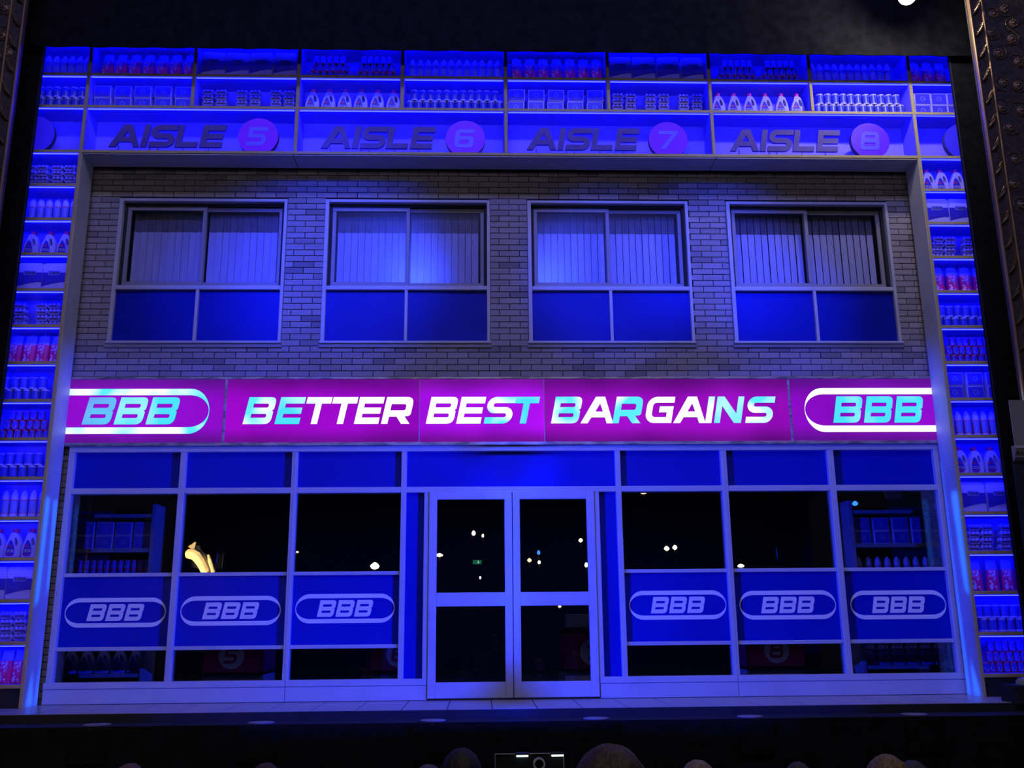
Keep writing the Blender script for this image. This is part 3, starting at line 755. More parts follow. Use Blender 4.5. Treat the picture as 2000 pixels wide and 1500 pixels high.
# egg carton
def eggs():
    w2, d2 = .066, .048
    mb = MB(); vs = [(-w2 * .80, -d2 * .8, 0), (w2 * .80, -d2 * .8, 0), (w2 * .80, d2 * .8, 0), (-w2 * .80, d2 * .8, 0), (-w2, -d2, .030), (w2, -d2, .030), (w2, d2, .030), (-w2, d2, .030),
                     (-w2, -d2, .034), (w2, -d2, .034), (w2, d2, .034), (-w2, d2, .034)]
    fs = [(3, 2, 1, 0), (8, 9, 10, 11)]
    for b in (0, 4):
        for k in range(4): k2 = (k + 1) % 4; fs.append((b + k, b + k2, b + 4 + k2, b + 4 + k))
    mb.add(vs, fs, 'egg'); tray = mb.mesh('tray')
    mb = MB()
    for i in range(3):
        for j in range(2):
            cx, cy = (-.042 + .042 * i), (-.022 + .044 * j)
            mb.lathe([(.024, .034), (.021, .050), (.014, .062), (.010, .064), (0, .060)], 'egg', 7, cx, cy)
    lid = mb.mesh('lid', True)
    lb = MB().box(-.046, .046, -d2 - .003, -d2 + .010, .020, .033, 'egg_dark').mesh('front_label')
    return [('tray', tray), ('lid', lid), ('front_label', lb)]
proto('egg_carton', eggs())
for p_ in PRO['egg_carton']: p_[1].transform(Matrix.Diagonal((1.0, 1.0, 1.07, 1)))
CATS = {'domed_bottle': ('white domed red bottle', 'bottle', 'domed bottles'), 'canister': ('white lidded blue canister', 'canister', 'canisters'),
        'can': ('small red can', 'can', 'cans'), 'carton_box': ('blue emblem carton', 'box', 'cartons'),
        'paper_pack': ('TUSHIE paper pack', 'paper pack', 'paper packs'), 'detergent_jug': ('red capped white jug', 'jug', 'detergent jugs'),
        'refill_pouch': ('crimson floral pouch', 'pouch', 'refill pouches'), 'egg_carton': ('stacked egg carton', 'egg carton', 'egg cartons')}
SRC = {}
def place(kind, x, y, z, label, group, rz=0.0):
    e = ob(kind, None, None, (x, y, z), None, label, CATS[kind][1], group); e.rotation_euler = (0, 0, rz)
    for p in PRO[kind]:
        c = ob(p[0], p[1], e)
        for q in (p[2] if len(p) > 2 else []): ob(q[0], q[1], c)
    return e
def row_on(kind, pxs, zb, Y, cellname, layer='', jit=0.06, inside=True, zref=.1):
    d, _c, g = CATS[kind]; n = 0
    pxs = [p for p in pxs]
    for k, px in enumerate(pxs):
        x = x_at(px, Y, zb + zref)
        n += 1
        lab = '%s, %s from left%s, %s' % (d, ORD[n], layer, cellname)
        place(kind, x, Y + random.uniform(-.004, .004), zb, lab, '%s, %s' % (g, cellname), random.uniform(-jit, jit))
def lin(a, b, n): return [a + (b - a) * k / (n - 1) for k in range(n)]
BAYS = ['left corner bay'] + ['%s bay' % ORD[k] for k in range(1, 9)] + ['right corner bay']
def stack_rows(kind, rows, zb, dz, Y, cellname, zr=.05):
    names = {1: [''], 2: [', lower row', ', upper row'], 3: [', bottom row', ', middle row', ', top row'],
             4: [', lowest layer', ', second layer', ', third layer', ', topmost layer']}[len(rows)]
    for k, pxs in enumerate(rows): row_on(kind, pxs, zb + k * dz, Y, cellname, names[k], .03, zref=zr)
zt = HZ[1] + BT / 2 + .0052; zs2 = HZ[2] + BT / 2 + .0052
c1 = '%s, top shelf'; c2 = '%s, second shelf'
R1 = [('domed_bottle', lin(95, 172, 6)), ('refill_pouch', lin(212, 372, 7)), ('paper_pack', [420, 466.5, 513, 559.5]), None, ('domed_bottle', lin(806, 972.5, 12)),
      ('refill_pouch', lin(1009, 1165, 7)), ('paper_pack', [1210, 1256, 1303, 1350]), None, ('domed_bottle', lin(1586, 1733, 11)), ('refill_pouch', [1786, 1811, 1836])]
for k, r in enumerate(R1):
    cn = c1 % BAYS[k]
    if r: row_on(r[0], r[1], zt, {'paper_pack': .13, 'domed_bottle': .13}.get(r[0], .15), cn, zref=.15)
def can_pyr(a, b, n, cn, Y, zb, side):
    step = (b - a) / (n - 1)
    rows = [lin(a - step, b + step, n + 2), lin(a - step / 2, b + step / 2, n + 1), lin(a, b, n)]
    stack_rows('can', rows, zb, .1012, Y, cn + ', ' + side)
for k, groups in ((3, ((619, 670), (711.5, 761))), (7, ((1415, 1463), (1498, 1546)))):
    for g, (a, b) in enumerate(groups): can_pyr(a, b, 5, c1 % BAYS[k], .13, zt, ['left stack', 'right stack'][g])
stack_rows('canister', [lin(82, 164.5, 6), lin(81, 161, 6)], zs2, .1345, .115, c2 % BAYS[0])
stack_rows('carton_box', [lin(203, 360, 5), lin(204, 360.5, 5)], zs2, .151, .17, c2 % BAYS[1])
for k, gr in ((2, (408, 434, 474, 500, 540, 566)), (6, (1205.5, 1230.5, 1269, 1295, 1334, 1360))):
    stack_rows('egg_carton', [list(gr)] * 4, zs2, .0705, .17, c2 % BAYS[k])
row_on('detergent_jug', lin(610, 768, 6), zs2, .15, c2 % BAYS[3], jit=.03)
stack_rows('canister', [lin(802, 975.5, 12), lin(809.6, 967, 11)], zs2, .1345, .115, c2 % BAYS[4])
stack_rows('carton_box', [lin(1008, 1161, 5), lin(1009, 1162, 5)], zs2, .151, .17, c2 % BAYS[5])
row_on('detergent_jug', lin(1402, 1556, 6), zs2, .15, c2 % BAYS[7], jit=.03)
stack_rows('canister', [lin(1597, 1759, 12)[0:12], lin(1601, 1750, 11)], zs2, .1345, .115, c2 % BAYS[8])
stack_rows('carton_box', [[1799, 1832, 1863], [1798, 1830, 1861]], zs2, .151, .17, c2 % BAYS[9])
def sz(k): return SPZ[k] + BT / 2 + .0052         # shelf top of the k-th cell of a tower (1 = topmost)
LT = {1: ('egg_carton', [[64, 86, 115, 139]] * 4), 2: ('domed_bottle', [[63, 79, 95, 111, 127, 143]]), 3: ('detergent_jug', [[62, 95, 127]]), 4: ('paper_pack', [[63, 111]]),
      5: ('egg_carton', [[17, 42, 85, 109]] * 4), 6: ('refill_pouch', [[32, 59, 85, 111]]), 7: ('canister', [[2, 18.5, 35, 52, 69, 87], [11, 30, 47, 65, 84]]),
      8: ('can', [[6, 20, 35, 50, 63, 77, 90], [16, 30, 45, 60, 73, 87], [26, 39, 53, 67, 82]]), 9: ('canister', [[7.5, 26, 44, 62, 80], [1, 19.5, 38, 56.5, 75]]),
      10: ('domed_bottle', [[9.6, 27.5, 45.5, 63.5, 81]]), 11: ('detergent_jug', [[-5, 27, 60]]), 12: ('paper_pack', [[-8, 44]]), 13: ('egg_carton', [[-10, 16, 43]] * 4), 14: ('refill_pouch', [[-14, 13, 39]])}
RT = {1: ('detergent_jug', [[1811, 1837, 1867]]), 2: ('paper_pack', [[1826, 1871]]), 3: ('egg_carton', [[1829, 1852, 1889, 1912]] * 4), 4: ('refill_pouch', [[1833, 1860, 1886, 1912]]),
      5: ('canister', [[1834, 1850, 1866, 1882, 1898, 1914], [1838, 1854, 1870, 1886, 1902, 1918]]), 6: ('can', [[1850, 1863, 1876, 1889, 1902, 1916, 1929], [1853, 1866, 1878, 1891, 1904, 1918], [1859, 1872, 1884, 1898, 1912, 1924]]),
      7: ('carton_box', [[1861, 1901, 1941], [1860, 1898.5, 1938]]), 8: ('domed_bottle', [[1857, 1873.5, 1890, 1906.5, 1923, 1939.5]]), 9: ('detergent_jug', [[1874, 1904, 1935, 1966]]),
      10: ('paper_pack', [[1896, 1946]]), 11: ('egg_carton', [[1899, 1924, 1961, 1987]] * 4), 12: ('refill_pouch', [[1906, 1938, 1968, 1997]]),
      13: ('canister', [[1921, 1938.5, 1956, 1973.5, 1991], [1910, 1927, 1944, 1961, 1979, 1997]]), 14: ('can', [[1925, 1937, 1951, 1965, 1979, 1993], [1931, 1944, 1957, 1971, 1985, 1998], [1934, 1948, 1961, 1975, 1989]])}
DZ = {'canister': .1345, 'can': .1012, 'carton_box': .151, 'egg_carton': .0705}
for tower, side in ((LT, 'left'), (RT, 'right')):
    for k, (kind, rows) in tower.items():
        cn = '%s shelf, %s tower' % (ORD[k], side)
        Y = .15 if kind in ('paper_pack', 'detergent_jug') else .17
        if len(rows) == 1: row_on(kind, rows[0], sz(k), Y, cn, jit=.03)
        else: stack_rows(kind, rows, sz(k), DZ[kind], Y, cn)

# ------------------------------------------------------------------ masking and proscenium
brd = thing('stage_border', 'black cloth border hanging across the top of the stage', 'drape', (0, -.40, 6.888))
m = MB(); N = 160; vs = []; fs = []
for i in range(N + 1):
    x = -7 + 14 * i / N; y = .007 * math.sin(i * 1.35)
    vs += [(x, y, 0.0), (x, y, 3.4), (x, y + .01, 3.4), (x, y + .01, 0.0)]
for i in range(N):
    for k in range(4):
        k2 = (k + 1) % 4; fs.append((i * 4 + k, (i + 1) * 4 + k, (i + 1) * 4 + k2, i * 4 + k2))
m.add(vs, fs, 'black'); m.build('cloth', brd, True)
for sg, nm, xi in ((-1, 'left', 5.072), (1, 'right', 5.02)):
    lg = thing('masking_flat', 'tall black masking flat at the %s edge of the shelves' % nm, 'masking', (sg * xi, -.3, 0), 'black masking flats')
    a, b = sorted((0, sg * 2.2))
    MB().box(a, b, 0, .03, -.1, 10.3, 'black').build('face', lg)
    a, b = sorted((0, sg * .012))
    MB().box(a, b, -.012, -.001, -.1, 10.3, 'masking').build('lit_edge_strip', lg)  # paler strip painting in the light along the flat's side edge
YQ = -1.0
def prosc_x(sg): return 4.915 if sg > 0 else -4.965
for sg, nm in ((-1, 'left'), (1, 'right')):
    st = structure('wall_' + nm)
    x0 = prosc_x(sg); x1 = x0 + sg * .135
    a, b = sorted((x0, x0 + sg * 2.6))
    MB().box(a, b, YQ, YQ + .06, -.1 if sg < 0 else 2.0, 10.0, 'prosc').build('proscenium_panel', st)
    for xx in (x0, x1):
        MB().box(xx - .011, xx + .011, YQ - .035, YQ, 1.0 if sg < 0 else 2.35, 9.9, 'gold_hi', ch=.008).build('fillet', st)
    k = 0
    z = 2.55
    while z < 7.6:
        px, py = proj(((x0 + x1) / 2, YQ, z))
        if -30 < px < 2030 and -40 < py < 1500:
            m = MB(); s = sg
            xa, xb = x0 + s * .020, x1 - s * .020
            # a slanting leaf with a row of beads
            L = []
            for t in range(9):
                u = t / 8; L.append((xb + (xa - xb) * u, YQ - .018 - .014 * math.sin(PI * u), z + .062 - .13 * u - .018 * math.sin(PI * u)))
            m.tube(L, .011, 'gold', 6, [.3 + .9 * math.sin(PI * t / 8) for t in range(9)])
            m.tube([(p[0], p[1], p[2] + .036) for p in L[:6]], .008, 'gold', 5, [.4, .9, 1, .9, .7, .3])
            lf = m.build('leaf_ornament', st, True)
            m = MB()
            for t in range(7):
                p = L[t]; m.ball((p[0], p[1] - .016, p[2] + .019), .0065, .0065, .0065, 'gold_hi', 6, 4)
            m.build('bead_row', lf, True, kind='stuff')
        z += .265
    ros = [(1980, 44), (1977, 75), (1951, 102), (1962, 16), (1941, 26), (1961, 160), (1989, 166), (1958, 209), (1996, 214), (1975, 247), (1985, 310), (1982, 358), (1998, 398), (1990, 120), (1937, 62)] if sg > 0 else [(8, 12), (4, 66), (14, 100)]
    for px, py in ros:
        p = at(px, py, YQ - .02); r = .040
        m = MB(); m.lathe([(.0, -.012), (.010, -.010), (.028, 0.0), (.050, .006)], 'gold', 12)
        me = m.mesh('rosette', True)
        o = ob('rosette', me, st, (p.x, YQ - .012, p.z)); o.rotation_euler = (PI / 2, 0, 0) ; o.rotation_euler = (-PI / 2, 0, 0)
        m = MB()
        for t in range(8): m.ball((r * math.cos(t * PI / 4), r * math.sin(t * PI / 4), -.006), .0065, .0065, .0065, 'gold_hi', 6, 4)
        m.ball((0, 0, -.014), .009, .009, .009, 'gold_hi', 6, 4)
        m.build('bead_ring', o, True, kind='stuff')
        m = MB(); pts = []
        for t in range(10):
            a_ = t / 9 * PI * 1.4; rr = .055 + .05 * t / 9; pts.append((p.x + rr * math.cos(a_ + px), YQ - .006, p.z + rr * math.sin(a_ + px)))
        m.tube(pts, .009, 'gold', 5, [1 - .07 * t for t in range(10)]); m.build('scroll', st, True)
# cornice of the box front at the right
p0 = at(1976, 882, YQ - .02); 
st = structure('trim_%d' % (TRIM[0] + 1)); TRIM[0] += 1
m = MB(); zc = p0.z
prof = [(0, .05), (-.05, .05), (-.08, .02), (-.06, -.02), (-.04, -.05), (-.05, -.06), (-.02, -.09), (0, -.10)]
xa = p0.x
vs = []; 
for x in (xa, xa + 2.0):
    for dy, dz in prof: vs.append((x, YQ + dy - .02, zc + dz))
n = len(prof); fs = [tuple(range(n)), tuple(reversed(range(n, 2 * n)))] + [(k, (k + 1) % n, n + (k + 1) % n, n + k) for k in range(n)]
m.add(vs, fs, 'sash'); m.build('cornice', st)
for k in range(8):
    MB().ball((xa + .02 + .035 * k, YQ - .085, zc - .01), .012, .012, .016, 'gold', 8, 5).build('egg_moulding', st, True)
MB().box(xa + .01, xa + 2, YQ - .02, YQ + .02, -.1, zc - .10, 'masking').build('pedestal', st)
MB().box(xa + .045, xa + 2, YQ - .015, YQ + .0, zc + .05, zc + .5, 'sash').build('dado', st)

# shuttered profile lanterns low on the two booms, each cutting bright strips onto the far white reveal
def shuttered(sg, L, cen, D, half, holes, label):
    f = (cen - L).normalized(); r = f.cross(Vector((0, 0, 1))).normalized(); u = r.cross(f)
    loops = [[(-half, -half), (half, -half), (half, half), (-half, half)]]
    for q in holes:
        pts = []
        for p in q:
            d = Vector(p) - L; t = D / d.dot(f); k = half * .97
            pts.append((max(-k, min(k, d.dot(r) * t)), max(-k, min(k, d.dot(u) * t))))
        loops.append(pts)
    t = thing('profile_lantern', label, 'stage light', L, 'boom lanterns')
    m = Matrix((r, f, u)).transposed().to_4x4(); m.translation = L; t.matrix_world = m
    MB().flat(loops, D, D + .002, 'darkmetal').build('shutter_plate', t)
    m = MB(); h = half; g = half + .006
    for a, b, c, d in ((-g, -h, -g, g), (h, g, -g, g), (-h, h, -g, -h), (-h, h, h, g)): m.box(a, b, -.10, D + .01, c, d, 'darkmetal')
    m.build('barrel', t)
    MB().tube([(-g - .015, 0, 0), (-g - .015, 0, -g - .1), (g + .015, 0, -g - .1), (g + .015, 0, 0)], .012, 'darkmetal').build('yoke', t)
for sg in (-1, 1):
    L = Vector((sg * BOOM.x, BOOM.y, BOOM.z)); T_ = Vector((sg * BOOM_TO.x, BOOM_TO.y, BOOM_TO.z))
    shuttered(sg, L, T_, .40, .16, [[(-sg * 4.69, .02, 4.8), (sg * .95, .36, 4.8), (sg * .95, .36, -.8), (-sg * 4.69, .02, -.8)]],
              'large black shuttered lantern low on the %s boom beside the stalls' % ('left' if sg < 0 else 'right'))
def profile_lantern(sg, quads):
    L = Vector((sg * 4.75, -4.4, 2.75)); X = -sg * 4.676
    cen = Vector((X, .15, 1.45))
    shuttered(sg, L, cen, .40, .11, [[(X, y, z) for y, z in q] for q in quads], 'small black profile lantern high on the %s boom beside the stalls' % ('left' if sg < 0 else 'right'))
    spot('profile_lamp', L, cen, 24, 0.05, (0.010, 0.20, 1.0), 7500, 0.0015)
profile_lantern(1, [[(.015, 2.03), (.115, 2.03), (.100, 1.02), (.015, .94)], [(.205, 2.02), (.300, 2.02), (.300, 1.15), (.265, 1.05)], [(.06, .0), (.20, .0), (.13, .36)], [(.24, .0), (.30, .0), (.30, .60), (.27, .30)]])
profile_lantern(-1, [[(.015, 2.05), (.150, 2.05), (.105, 1.05), (.015, .98)], [(.285, 2.4), (.300, 2.4), (.300, .0), (.235, .0), (.270, 1.2)], [(.02, .0), (.17, .0), (.16, .36)]])

# footlight boxes along the stage edge, each with a round reflector on top
for k, (px, py) in enumerate(((190, 1407), (510, 1404), (845, 1397), (1165, 1392.5), (1465, 1389), (1785, 1384))):
    x = x_at(px, -.86, -.06)
    f = thing('footlight', 'black footlight box with round reflector, %s from left along stage edge' % ORD[k + 1], 'footlight', (x, -.86, -.075), 'footlights along the stage edge')
    MB().lathe([(.115, 0), (.118, .006), (.105, .010), (.0, .013)], 'sash', 20, sy=.85).build('reflector', f, True)
    MB().box(-.155, .155, -.20, -.172, -.30, -.02, 'black', ch=.006).build('box', f)
    MB().box(-.02, .02, -.172, -.10, -.03, -.004, 'darkmetal').build('bracket', f)
sp = at(1985, 1360, -.6)
t = thing('stage_monitor', 'dark stage monitor with a domed top at the right end of the stage', 'speaker', (sp.x + .06, -.6, -.015))
MB().box(-.13, .16, -.12, .14, 0, .17, 'masking', ch=.01).build('cabinet', t)
MB().lathe([(.07, .17), (.068, .20), (.05, .225), (0, .235)], 'sash', 14, cx=.03).build('dome', t, True)

# lantern hung at the top right, in front of the border
p = at(1772, -8, -1.05)
t = thing('stage_lantern', 'warm white stage lantern at the top right before the black border', 'stage light', p)
def ring_prof(a): return a
m = MB().lathe([(.0, .30), (.07, .29), (.085, .20), (.085, .02), (.095, .015), (.095, -.005), (.088, -.005)], 'darkmetal', 20); b = m.build('barrel', t, True)
l = MB().lathe([(.0, -.010), (.05, -.006), (.086, .0)], emission('lantern_lens', (1.0, .93, .72), 30), 20).build('lens', t, True)
y = MB().tube([(-.11, 0, .10), (-.11, 0, .42), (.11, 0, .42), (.11, 0, .10)], .012, 'darkmetal').build('yoke', t)
tgt = Vector((1.6, -9.0, 0.5)) - Vector(p)
q = (-tgt).to_track_quat('Z', 'Y'); t.rotation_mode = 'QUATERNION'; t.rotation_quaternion = q
ld = bpy.data.lights.new('lantern_lamp', 'POINT'); ld.energy = 80; ld.color = (1.0, .90, .74); ld.shadow_soft_size = .06
lo = bpy.data.objects.new('lantern_lamp', ld); C.objects.link(lo); lo.parent = t; lo.location = (0, 0, -.10)

# ------------------------------------------------------------------ inside the shop
st = structure('ceiling'); MB().box(-5.2, 5.2, .50, 6.2, 2.72, 2.8, 'interior').build('soffit', st)
st = structure('wall_rear'); MB().box(-5.2, 5.2, 6.1, 6.2, 0, 2.72, 'interior').build('rear_cloth', st)
MAT['inner'] = noisy('shop_shelf_paint', (0.46, 0.44, 0.50), (0.38, 0.36, 0.42), 4, 0.6)
YI = 1.15
def inner_unit(side, pxa, pxb):
    sg = -1 if side == 'left' else 1
    xa = x_at(pxa, YI, 1.5); xb = x_at(pxb, YI, 1.5)
    u = thing('display_shelf', 'dim shelf unit of goods behind the %smost shop window' % side, 'shelf unit', ((xa + xb) / 2, YI, 0), 'shelf units inside the shop')
    hw = (xb - xa) / 2
    for x in (-hw, hw): MB().box(x - .022, x + .022, 0, .36, -.01, 2.09, 'inner', ch=.003).build('upright', u)
    for z in (.235, .62, 1.15, 1.575, 1.96): MB().box(-hw + .022, hw - .022, .01, .35, z - .02, z + .02, 'inner', ch=.003).build('shelf_board', u)
    MB().box(-hw, hw, .35, .36, 0, 2.05, 'interior').build('back_board', u)
    return u, (xa + xb) / 2, hw
uL, cL, hL = inner_unit('left', 96, 294)
uR, cR, hR = inner_unit('right', 1669, 1868)
def inside_row(kind, c, hw, n, z, cn, layer='', scale=None):
    d, _a, g = CATS[kind]
    for k in range(n):
        x = c - hw + 2 * hw * (k + .5) / n
        place(kind, x, YI + .13, z, '%s, %s from left%s, %s' % (d, ORD[k + 1], layer, cn), '%s, %s' % (g, cn), random.uniform(-.04, .04))
for c, h, sd in ((cL, hL - .03, 'left'), (cR, hR - .03, 'right')):
    nb = max(3, int(2 * h / .192))
    for k in (0, 1): inside_row('carton_box', c, h, nb, 1.596 + k * .151, 'upper shelf, %s window' % sd, [', lower row', ', upper row'][k])
n_can = int(2 * (hL - .03) / .075)
for k in range(3): inside_row('can', cL, hL - .03, min(n_can, 14), 1.171 + k * .1012, 'middle shelf, left window', [', bottom row', ', middle row', ', top row'][k])
inside_row('domed_bottle', cR, hR - .03, min(10, int(2 * hR / .095)), 1.171, 'middle shelf, right window')
inside_row('detergent_jug', cL, hL - .03, max(4, int(2 * hL / .175)), .256, 'bottom shelf, left window')
for k in range(4): inside_row('egg_carton', cR, hR - .03, int(2 * hR / .15), .256 + k * .0705, 'bottom shelf, right window', [', lowest layer', ', second layer', ', third layer', ', topmost layer'][k])
YC = 2.0
for d, px, side in (('5', 453, 'second'), ('6', 779, 'third'), ('7', 1157, 'right door'), ('8', 1516, 'fifth')):
    x = x_at(px, YC, .45)
    where = 'right door' if d == '7' else side + ' shop window'
    t = thing('checkout_desk', 'magenta checkout desk numbered %s inside the shop behind the %s' % (d, where), 'checkout', (x, YC, -.013), 'checkout desks inside the shop')
    MB().box(-.33, .33, .02, .9, 0, .19, 'inner').build('plinth', t)
    MB().box(-.34, .34, -.02, .92, .19, .225, 'darkmetal').build('belt_edge', t)
    fp = MB().box(-.33, .33, 0, .9, .225, .64, 'magenta', ch=.006).build('front_panel', t)
    MB().box(-.36, .36, -.02, .92, .64, .68, 'darkmetal').build('counter_top', t)
    MB().box(-.30, -.02, .1, .22, .70, .86, 'inner', ch=.01).build('till_screen', t)
    MB().box(-.20, -.12, .15, .20, .68, .70, 'darkmetal').build('till_stand', t)
    m = MB(); m.flat([[(.15 * math.cos(2 * PI * k / 28), .415 + .15 * math.sin(2 * PI * k / 28)) for k in range(28)]], -.006, 0, 'frame'); ds = m.build('number_disc', fp)
    m = MB(); put_glyph(m, d, -.092, .33, .17, -.010, -.006, 'magenta', None, .12, .95); m.build('digit', fp)

# ------------------------------------------------------------------ the auditorium the panes mirror
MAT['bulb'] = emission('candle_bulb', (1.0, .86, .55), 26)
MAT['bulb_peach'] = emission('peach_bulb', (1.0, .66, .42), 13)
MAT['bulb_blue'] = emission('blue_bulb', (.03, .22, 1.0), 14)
MAT['exit_green'] = emission('exit_sign_green', (.03, .40, .18), 2)
MAT['plaster'] = principled('gilded_plaster', (.85, .68, .36), .6)
YG = YP + .006
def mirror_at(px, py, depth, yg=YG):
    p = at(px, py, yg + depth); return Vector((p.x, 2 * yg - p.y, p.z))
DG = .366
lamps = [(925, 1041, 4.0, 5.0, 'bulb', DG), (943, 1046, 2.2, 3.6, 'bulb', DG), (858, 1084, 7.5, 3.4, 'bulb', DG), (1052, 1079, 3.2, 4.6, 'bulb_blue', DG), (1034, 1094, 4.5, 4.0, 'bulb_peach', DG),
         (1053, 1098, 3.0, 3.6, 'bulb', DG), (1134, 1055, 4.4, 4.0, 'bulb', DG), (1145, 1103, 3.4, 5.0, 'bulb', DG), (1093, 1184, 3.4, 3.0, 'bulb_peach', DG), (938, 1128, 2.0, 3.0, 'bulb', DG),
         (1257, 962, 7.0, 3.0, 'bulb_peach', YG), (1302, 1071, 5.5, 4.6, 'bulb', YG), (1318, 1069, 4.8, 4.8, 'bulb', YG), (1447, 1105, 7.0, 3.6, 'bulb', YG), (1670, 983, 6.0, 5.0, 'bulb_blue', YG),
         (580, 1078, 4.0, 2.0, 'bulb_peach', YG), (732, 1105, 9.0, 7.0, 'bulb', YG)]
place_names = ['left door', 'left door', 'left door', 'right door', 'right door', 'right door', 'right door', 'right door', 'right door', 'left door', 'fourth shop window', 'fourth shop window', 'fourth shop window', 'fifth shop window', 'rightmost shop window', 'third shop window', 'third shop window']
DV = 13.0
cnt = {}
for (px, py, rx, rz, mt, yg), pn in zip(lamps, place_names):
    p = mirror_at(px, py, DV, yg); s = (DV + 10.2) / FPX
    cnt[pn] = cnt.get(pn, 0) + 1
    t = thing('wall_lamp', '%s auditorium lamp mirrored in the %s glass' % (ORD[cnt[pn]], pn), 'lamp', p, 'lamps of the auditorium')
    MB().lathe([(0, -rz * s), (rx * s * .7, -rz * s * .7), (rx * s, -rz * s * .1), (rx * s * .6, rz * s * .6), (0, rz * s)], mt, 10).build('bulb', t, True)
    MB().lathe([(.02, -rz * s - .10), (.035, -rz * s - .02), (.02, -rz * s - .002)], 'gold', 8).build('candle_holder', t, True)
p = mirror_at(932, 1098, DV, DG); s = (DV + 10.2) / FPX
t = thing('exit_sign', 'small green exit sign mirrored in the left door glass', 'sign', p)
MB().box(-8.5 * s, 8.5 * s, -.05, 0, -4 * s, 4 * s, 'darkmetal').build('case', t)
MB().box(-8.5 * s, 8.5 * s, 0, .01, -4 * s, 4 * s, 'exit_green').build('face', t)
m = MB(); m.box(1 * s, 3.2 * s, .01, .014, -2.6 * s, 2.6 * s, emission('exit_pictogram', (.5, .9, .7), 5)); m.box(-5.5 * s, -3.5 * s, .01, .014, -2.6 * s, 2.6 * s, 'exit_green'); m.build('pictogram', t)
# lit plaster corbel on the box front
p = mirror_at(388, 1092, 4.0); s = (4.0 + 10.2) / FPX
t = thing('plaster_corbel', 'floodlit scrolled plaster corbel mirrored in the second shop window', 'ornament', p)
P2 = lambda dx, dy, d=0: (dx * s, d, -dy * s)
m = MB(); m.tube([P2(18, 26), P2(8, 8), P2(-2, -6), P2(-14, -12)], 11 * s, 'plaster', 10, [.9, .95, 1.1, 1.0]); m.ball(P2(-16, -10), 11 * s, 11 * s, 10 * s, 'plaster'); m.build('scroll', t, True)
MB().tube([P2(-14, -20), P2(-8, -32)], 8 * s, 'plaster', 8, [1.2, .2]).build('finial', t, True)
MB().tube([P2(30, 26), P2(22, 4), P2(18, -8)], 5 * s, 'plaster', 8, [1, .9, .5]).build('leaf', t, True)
spot('corbel_flood', (p.x - .45, p.y + .8, p.z - .3), p, 40, .5, (1.0, .80, .45), 1900, .05)

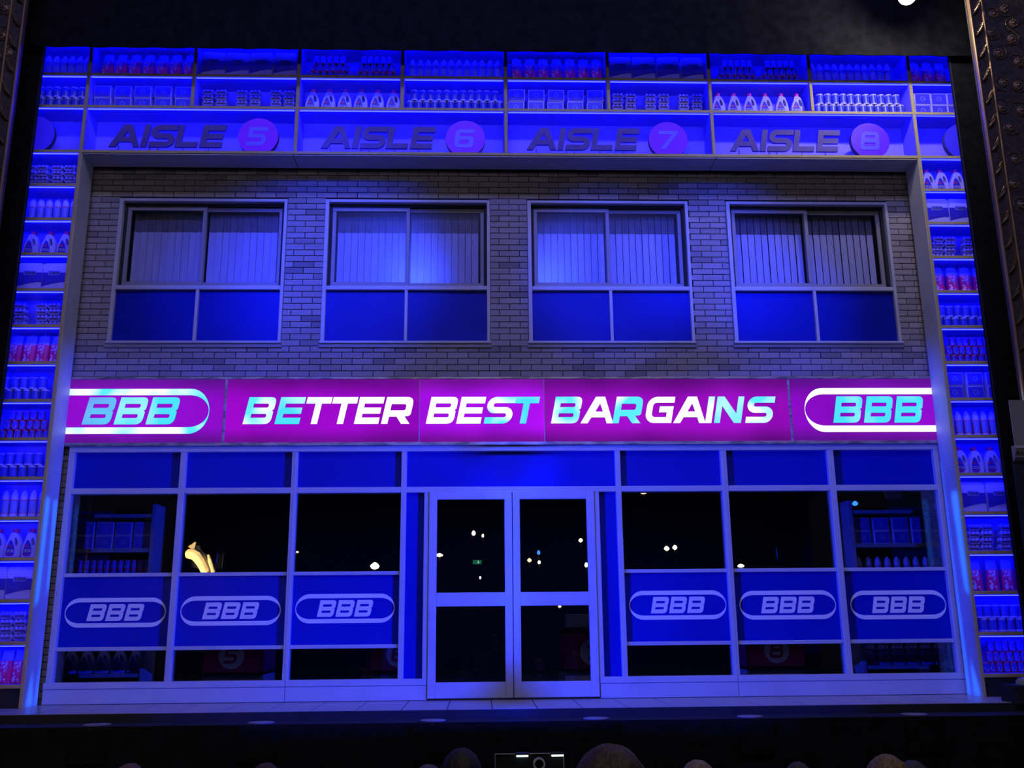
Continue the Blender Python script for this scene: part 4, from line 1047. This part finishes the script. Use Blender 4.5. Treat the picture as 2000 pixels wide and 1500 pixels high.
# ------------------------------------------------------------------ audience in the stalls
rake = structure('floor_stalls') if False else None
def floor_z(y): return -.76 + (-7.8 - y) * .15
def smooth_copy(o):
    dg = bpy.context.evaluated_depsgraph_get(); me = bpy.data.meshes.new_from_object(o.evaluated_get(dg)); return me
def body_mesh():
    J = {'pelvis': (0, 0, .50, .15), 'waist': (0, -.02, .70, .145), 'chest': (0, -.03, .90, .165), 'neckb': (0, -.01, 1.05, .07), 'neck': (0, .01, 1.12, .058),
         'shl': (-.18, -.02, .98, .075), 'shr': (.18, -.02, .98, .075), 'ell': (-.24, .08, .74, .05), 'elr': (.24, .08, .74, .05), 'hal': (-.12, .30, .64, .036), 'har': (.12, .30, .64, .036),
         'fil': (-.09, .36, .62, .024), 'fir': (.09, .36, .62, .024),
         'hipl': (-.10, .06, .50, .095), 'hipr': (.10, .06, .50, .095), 'knl': (-.12, .45, .50, .065), 'knr': (.12, .45, .50, .065), 'anl': (-.12, .46, .09, .042), 'anr': (.12, .46, .09, .042), 'tol': (-.12, .62, .04, .036), 'tor': (.12, .62, .04, .036)}
    E = [('pelvis', 'waist'), ('waist', 'chest'), ('chest', 'neckb'), ('neckb', 'neck'), ('chest', 'shl'), ('chest', 'shr'), ('shl', 'ell'), ('shr', 'elr'), ('ell', 'hal'), ('elr', 'har'), ('hal', 'fil'), ('har', 'fir'),
         ('pelvis', 'hipl'), ('pelvis', 'hipr'), ('hipl', 'knl'), ('hipr', 'knr'), ('knl', 'anl'), ('knr', 'anr'), ('anl', 'tol'), ('anr', 'tor')]
    ks = list(J); me = bpy.data.meshes.new('body'); me.from_pydata([J[k][:3] for k in ks], [(ks.index(a), ks.index(b)) for a, b in E], [])
    o = bpy.data.objects.new('body_tmp', me); C.objects.link(o)
    o.modifiers.new('skin', 'SKIN'); sv = me.skin_vertices[0].data
    for i, k in enumerate(ks): sv[i].radius = (J[k][3], J[k][3] * (.72 if k in ('waist', 'chest', 'pelvis') else 1)); sv[i].use_root = (k == 'pelvis')
    s_ = o.modifiers.new('sub', 'SUBSURF'); s_.levels = 1; s_.render_levels = 1
    me2 = smooth_copy(o); bpy.data.objects.remove(o)
    # head: cranium, jaw, nose, brow, lips, eyes and ears joined to the same mesh
    bm = bmesh.new(); bm.from_mesh(me2)
    def blob(c, r, n=14):
        res = bmesh.ops.create_uvsphere(bm, u_segments=n, v_segments=max(6, n // 2 + 2), radius=1)
        for v in res['verts']: v.co = Vector((c[0] + v.co.x * r[0], c[1] + v.co.y * r[1], c[2] + v.co.z * r[2]))
        return res['verts']
    hd = blob((0, .02, 1.245), (.076, .096, .105), 20)
    for v in hd:
        dz = v.co.z - 1.245
        if dz < -.02: k = (-.02 - dz) / .085; v.co.x *= 1 - .30 * k; v.co.y += .018 * k
    blob((0, .116, 1.225), (.013, .018, .022), 8); blob((0, .104, 1.185), (.024, .012, .006), 8); blob((0, .104, 1.176), (.020, .012, .006), 8)
    for sx in (-1, 1):
        blob((sx * .030, .098, 1.247), (.013, .010, .009), 8); blob((sx * .078, .015, 1.232), (.010, .022, .034), 8); blob((sx * .030, .100, 1.268), (.020, .010, .005), 8)
    me3 = bpy.data.meshes.new('person'); bm.to_mesh(me3); bm.free()
    me3.materials.append(MAT['skin']); me3.materials.append(MAT['cloth_dark'])
    for p in me3.polygons: p.use_smooth = True; p.material_index = 0 if (p.center.z > 1.07 or (p.center.y > .26 and .58 < p.center.z < .70 and abs(p.center.x) < .17)) else 1
    return me3
BODY = body_mesh()
def hair_mesh(style):
    mb = MB(); n, mseg = 26, 12; vs = []; fs = []
    rnd_ = random.Random(style)
    for j in range(mseg + 1):
        th = (PI * .60) * j / mseg
        for i in range(n):
            a = 2 * PI * i / n; front = math.sin(a)
            t = th * (1.0 - .28 * max(0, front)) if style != 2 else th * (1.12 - .34 * max(0, front))
            k = 1 + .018 * rnd_.uniform(-1, 1) + (.03 * math.sin(i * 2.4) * math.sin(th) if style != 1 else 0)
            vs.append((.087 * k * math.sin(t) * math.cos(a), .02 + .107 * k * math.sin(t) * math.sin(a) - .006, 1.245 + .118 * k * math.cos(t)))
    for j in range(mseg):
        for i in range(n): i2 = (i + 1) % n; fs.append((j * n + i, j * n + i2, (j + 1) * n + i2, (j + 1) * n + i))
    mb.add(vs, fs, 'cloth_dark'); me = mb.mesh('hair', True); return me
heads = [(252, 1491, -4.6, (.30, .16, .14), 0, 'grey and auburn hair at the far left'), (518, 1490, -4.5, (.14, .08, .05), 0, 'brown hair, second head from the left'), (836, 1493, -4.5, (.20, .17, .24), 2, 'curly greying hair beside the dark haired man'),
         (901, 1461, -5.7, (.035, .028, .03), 0, 'short dark hair and a lit left ear'), (1192, 1453, -7.75, (.14, .085, .06), 2, 'large brown haired head near the middle'), (1364, 1484, -5.4, (.55, .38, .34), 1, 'cropped pale reddish hair'),
         (1560, 1488, -3.7, (.16, .11, .10), 0, 'brown hair right of the cropped pale head'), (1734, 1473, -5.9, (.42, .27, .15), 2, 'fair streaked hair at the right'), (1785, 1485, -4.6, (.12, .10, .13), 0, 'dark hair behind the fair haired head')]
HTOP = 1.365
for k, (px, py, Y, col, stl, dsc) in enumerate(heads):
    p = at(px, py, Y); z0 = p.z - HTOP
    t = thing('person', 'seated audience member with ' + dsc, 'person', (p.x, Y, z0))
    ob('body', BODY, t)
    h = hair_mesh(stl + 3 * k if False else stl); h.materials.clear(); h.materials.append(hair_mat('hair_%d' % k, col)); ob('hair', h, t)
    s = thing('theatre_seat', 'theatre seat under the person with ' + dsc, 'seat', (p.x, Y, z0), 'theatre seats in the stalls')
    MB().box(-.24, .24, -.16, .30, .30, .41, 'cloth_dark', ch=.02).build('cushion', s)
    MB().box(-.24, .24, -.26, -.19, .25, .86, 'cloth_dark', ch=.02).build('backrest', s)
    for sx in (-1, 1): MB().box(sx * .27 - .03, sx * .27 + .03, -.22, .22, 0, .56, 'darkmetal').build('armrest', s)
    MB().box(-.03, .03, -.10, .10, 0, .30, 'darkmetal').build('pedestal', s)
MB().box(-7, 7, -16, -1.03, -2.7, -2.6, 'black').build('floor_pit', kind='structure')
# music stand with two clip lamps in the pit
p = at(1034, 1472, -4.6)
t = thing('music_stand', 'black music stand in the pit with two lit clip lamps', 'music stand', (p.x, -4.6, -2.6))
h = p.z + 2.6; wv = .175
m = MB(); m.box(-wv, wv, 0, .012, h - .30, h, 'darkmetal'); m.build('desk', t)
m = MB(); m.tube([(-wv, -.004, h - .30), (-wv, -.004, h), (wv, -.004, h), (wv, -.004, h - .30)], .0045, 'sash'); m.build('rim', t)
MB().tube([(0, .02, .03), (0, .02, h - .2)], .012, 'darkmetal').build('pole', t)
for k in range(3): MB().tube([(0, .02, .08), (.25 * math.cos(k * 2.1), .02 + .25 * math.sin(k * 2.1), .01)], .01, 'darkmetal').build('leg', t)
for sx in (-.037, .142):
    lm = MB().box(sx - .036, sx + .036, -.02, .0, h - .004, h + .006, 'darkmetal').build('clip_lamp', t)
    MB().box(sx - .030, sx + .030, -.024, -.004, h - .012, h - .004, emission('clip_lamp_light', (.85, 1.0, .95), 1.6)).build('lamp_lens', lm)
p = at(1053, 1492, -4.75)
t = thing('webcam', 'small pale ring shaped camera clipped before the music stand', 'camera', p)
m = MB(); m.lathe([(.022, -.01), (.030, -.01), (.030, .012), (.022, .012), (.022, -.01)], 'frame', 18); o = m.build('ring', t, True); o.rotation_euler = (PI / 2, 0, 0)
MB().box(-.022, .022, .012, .03, -.022, .022, 'darkmetal', ch=.004).build('housing', t)
MB().tube([(0, .03, 0), (0, .10, -.05), (0, .14, -.10)], .006, 'darkmetal').build('clip', t)
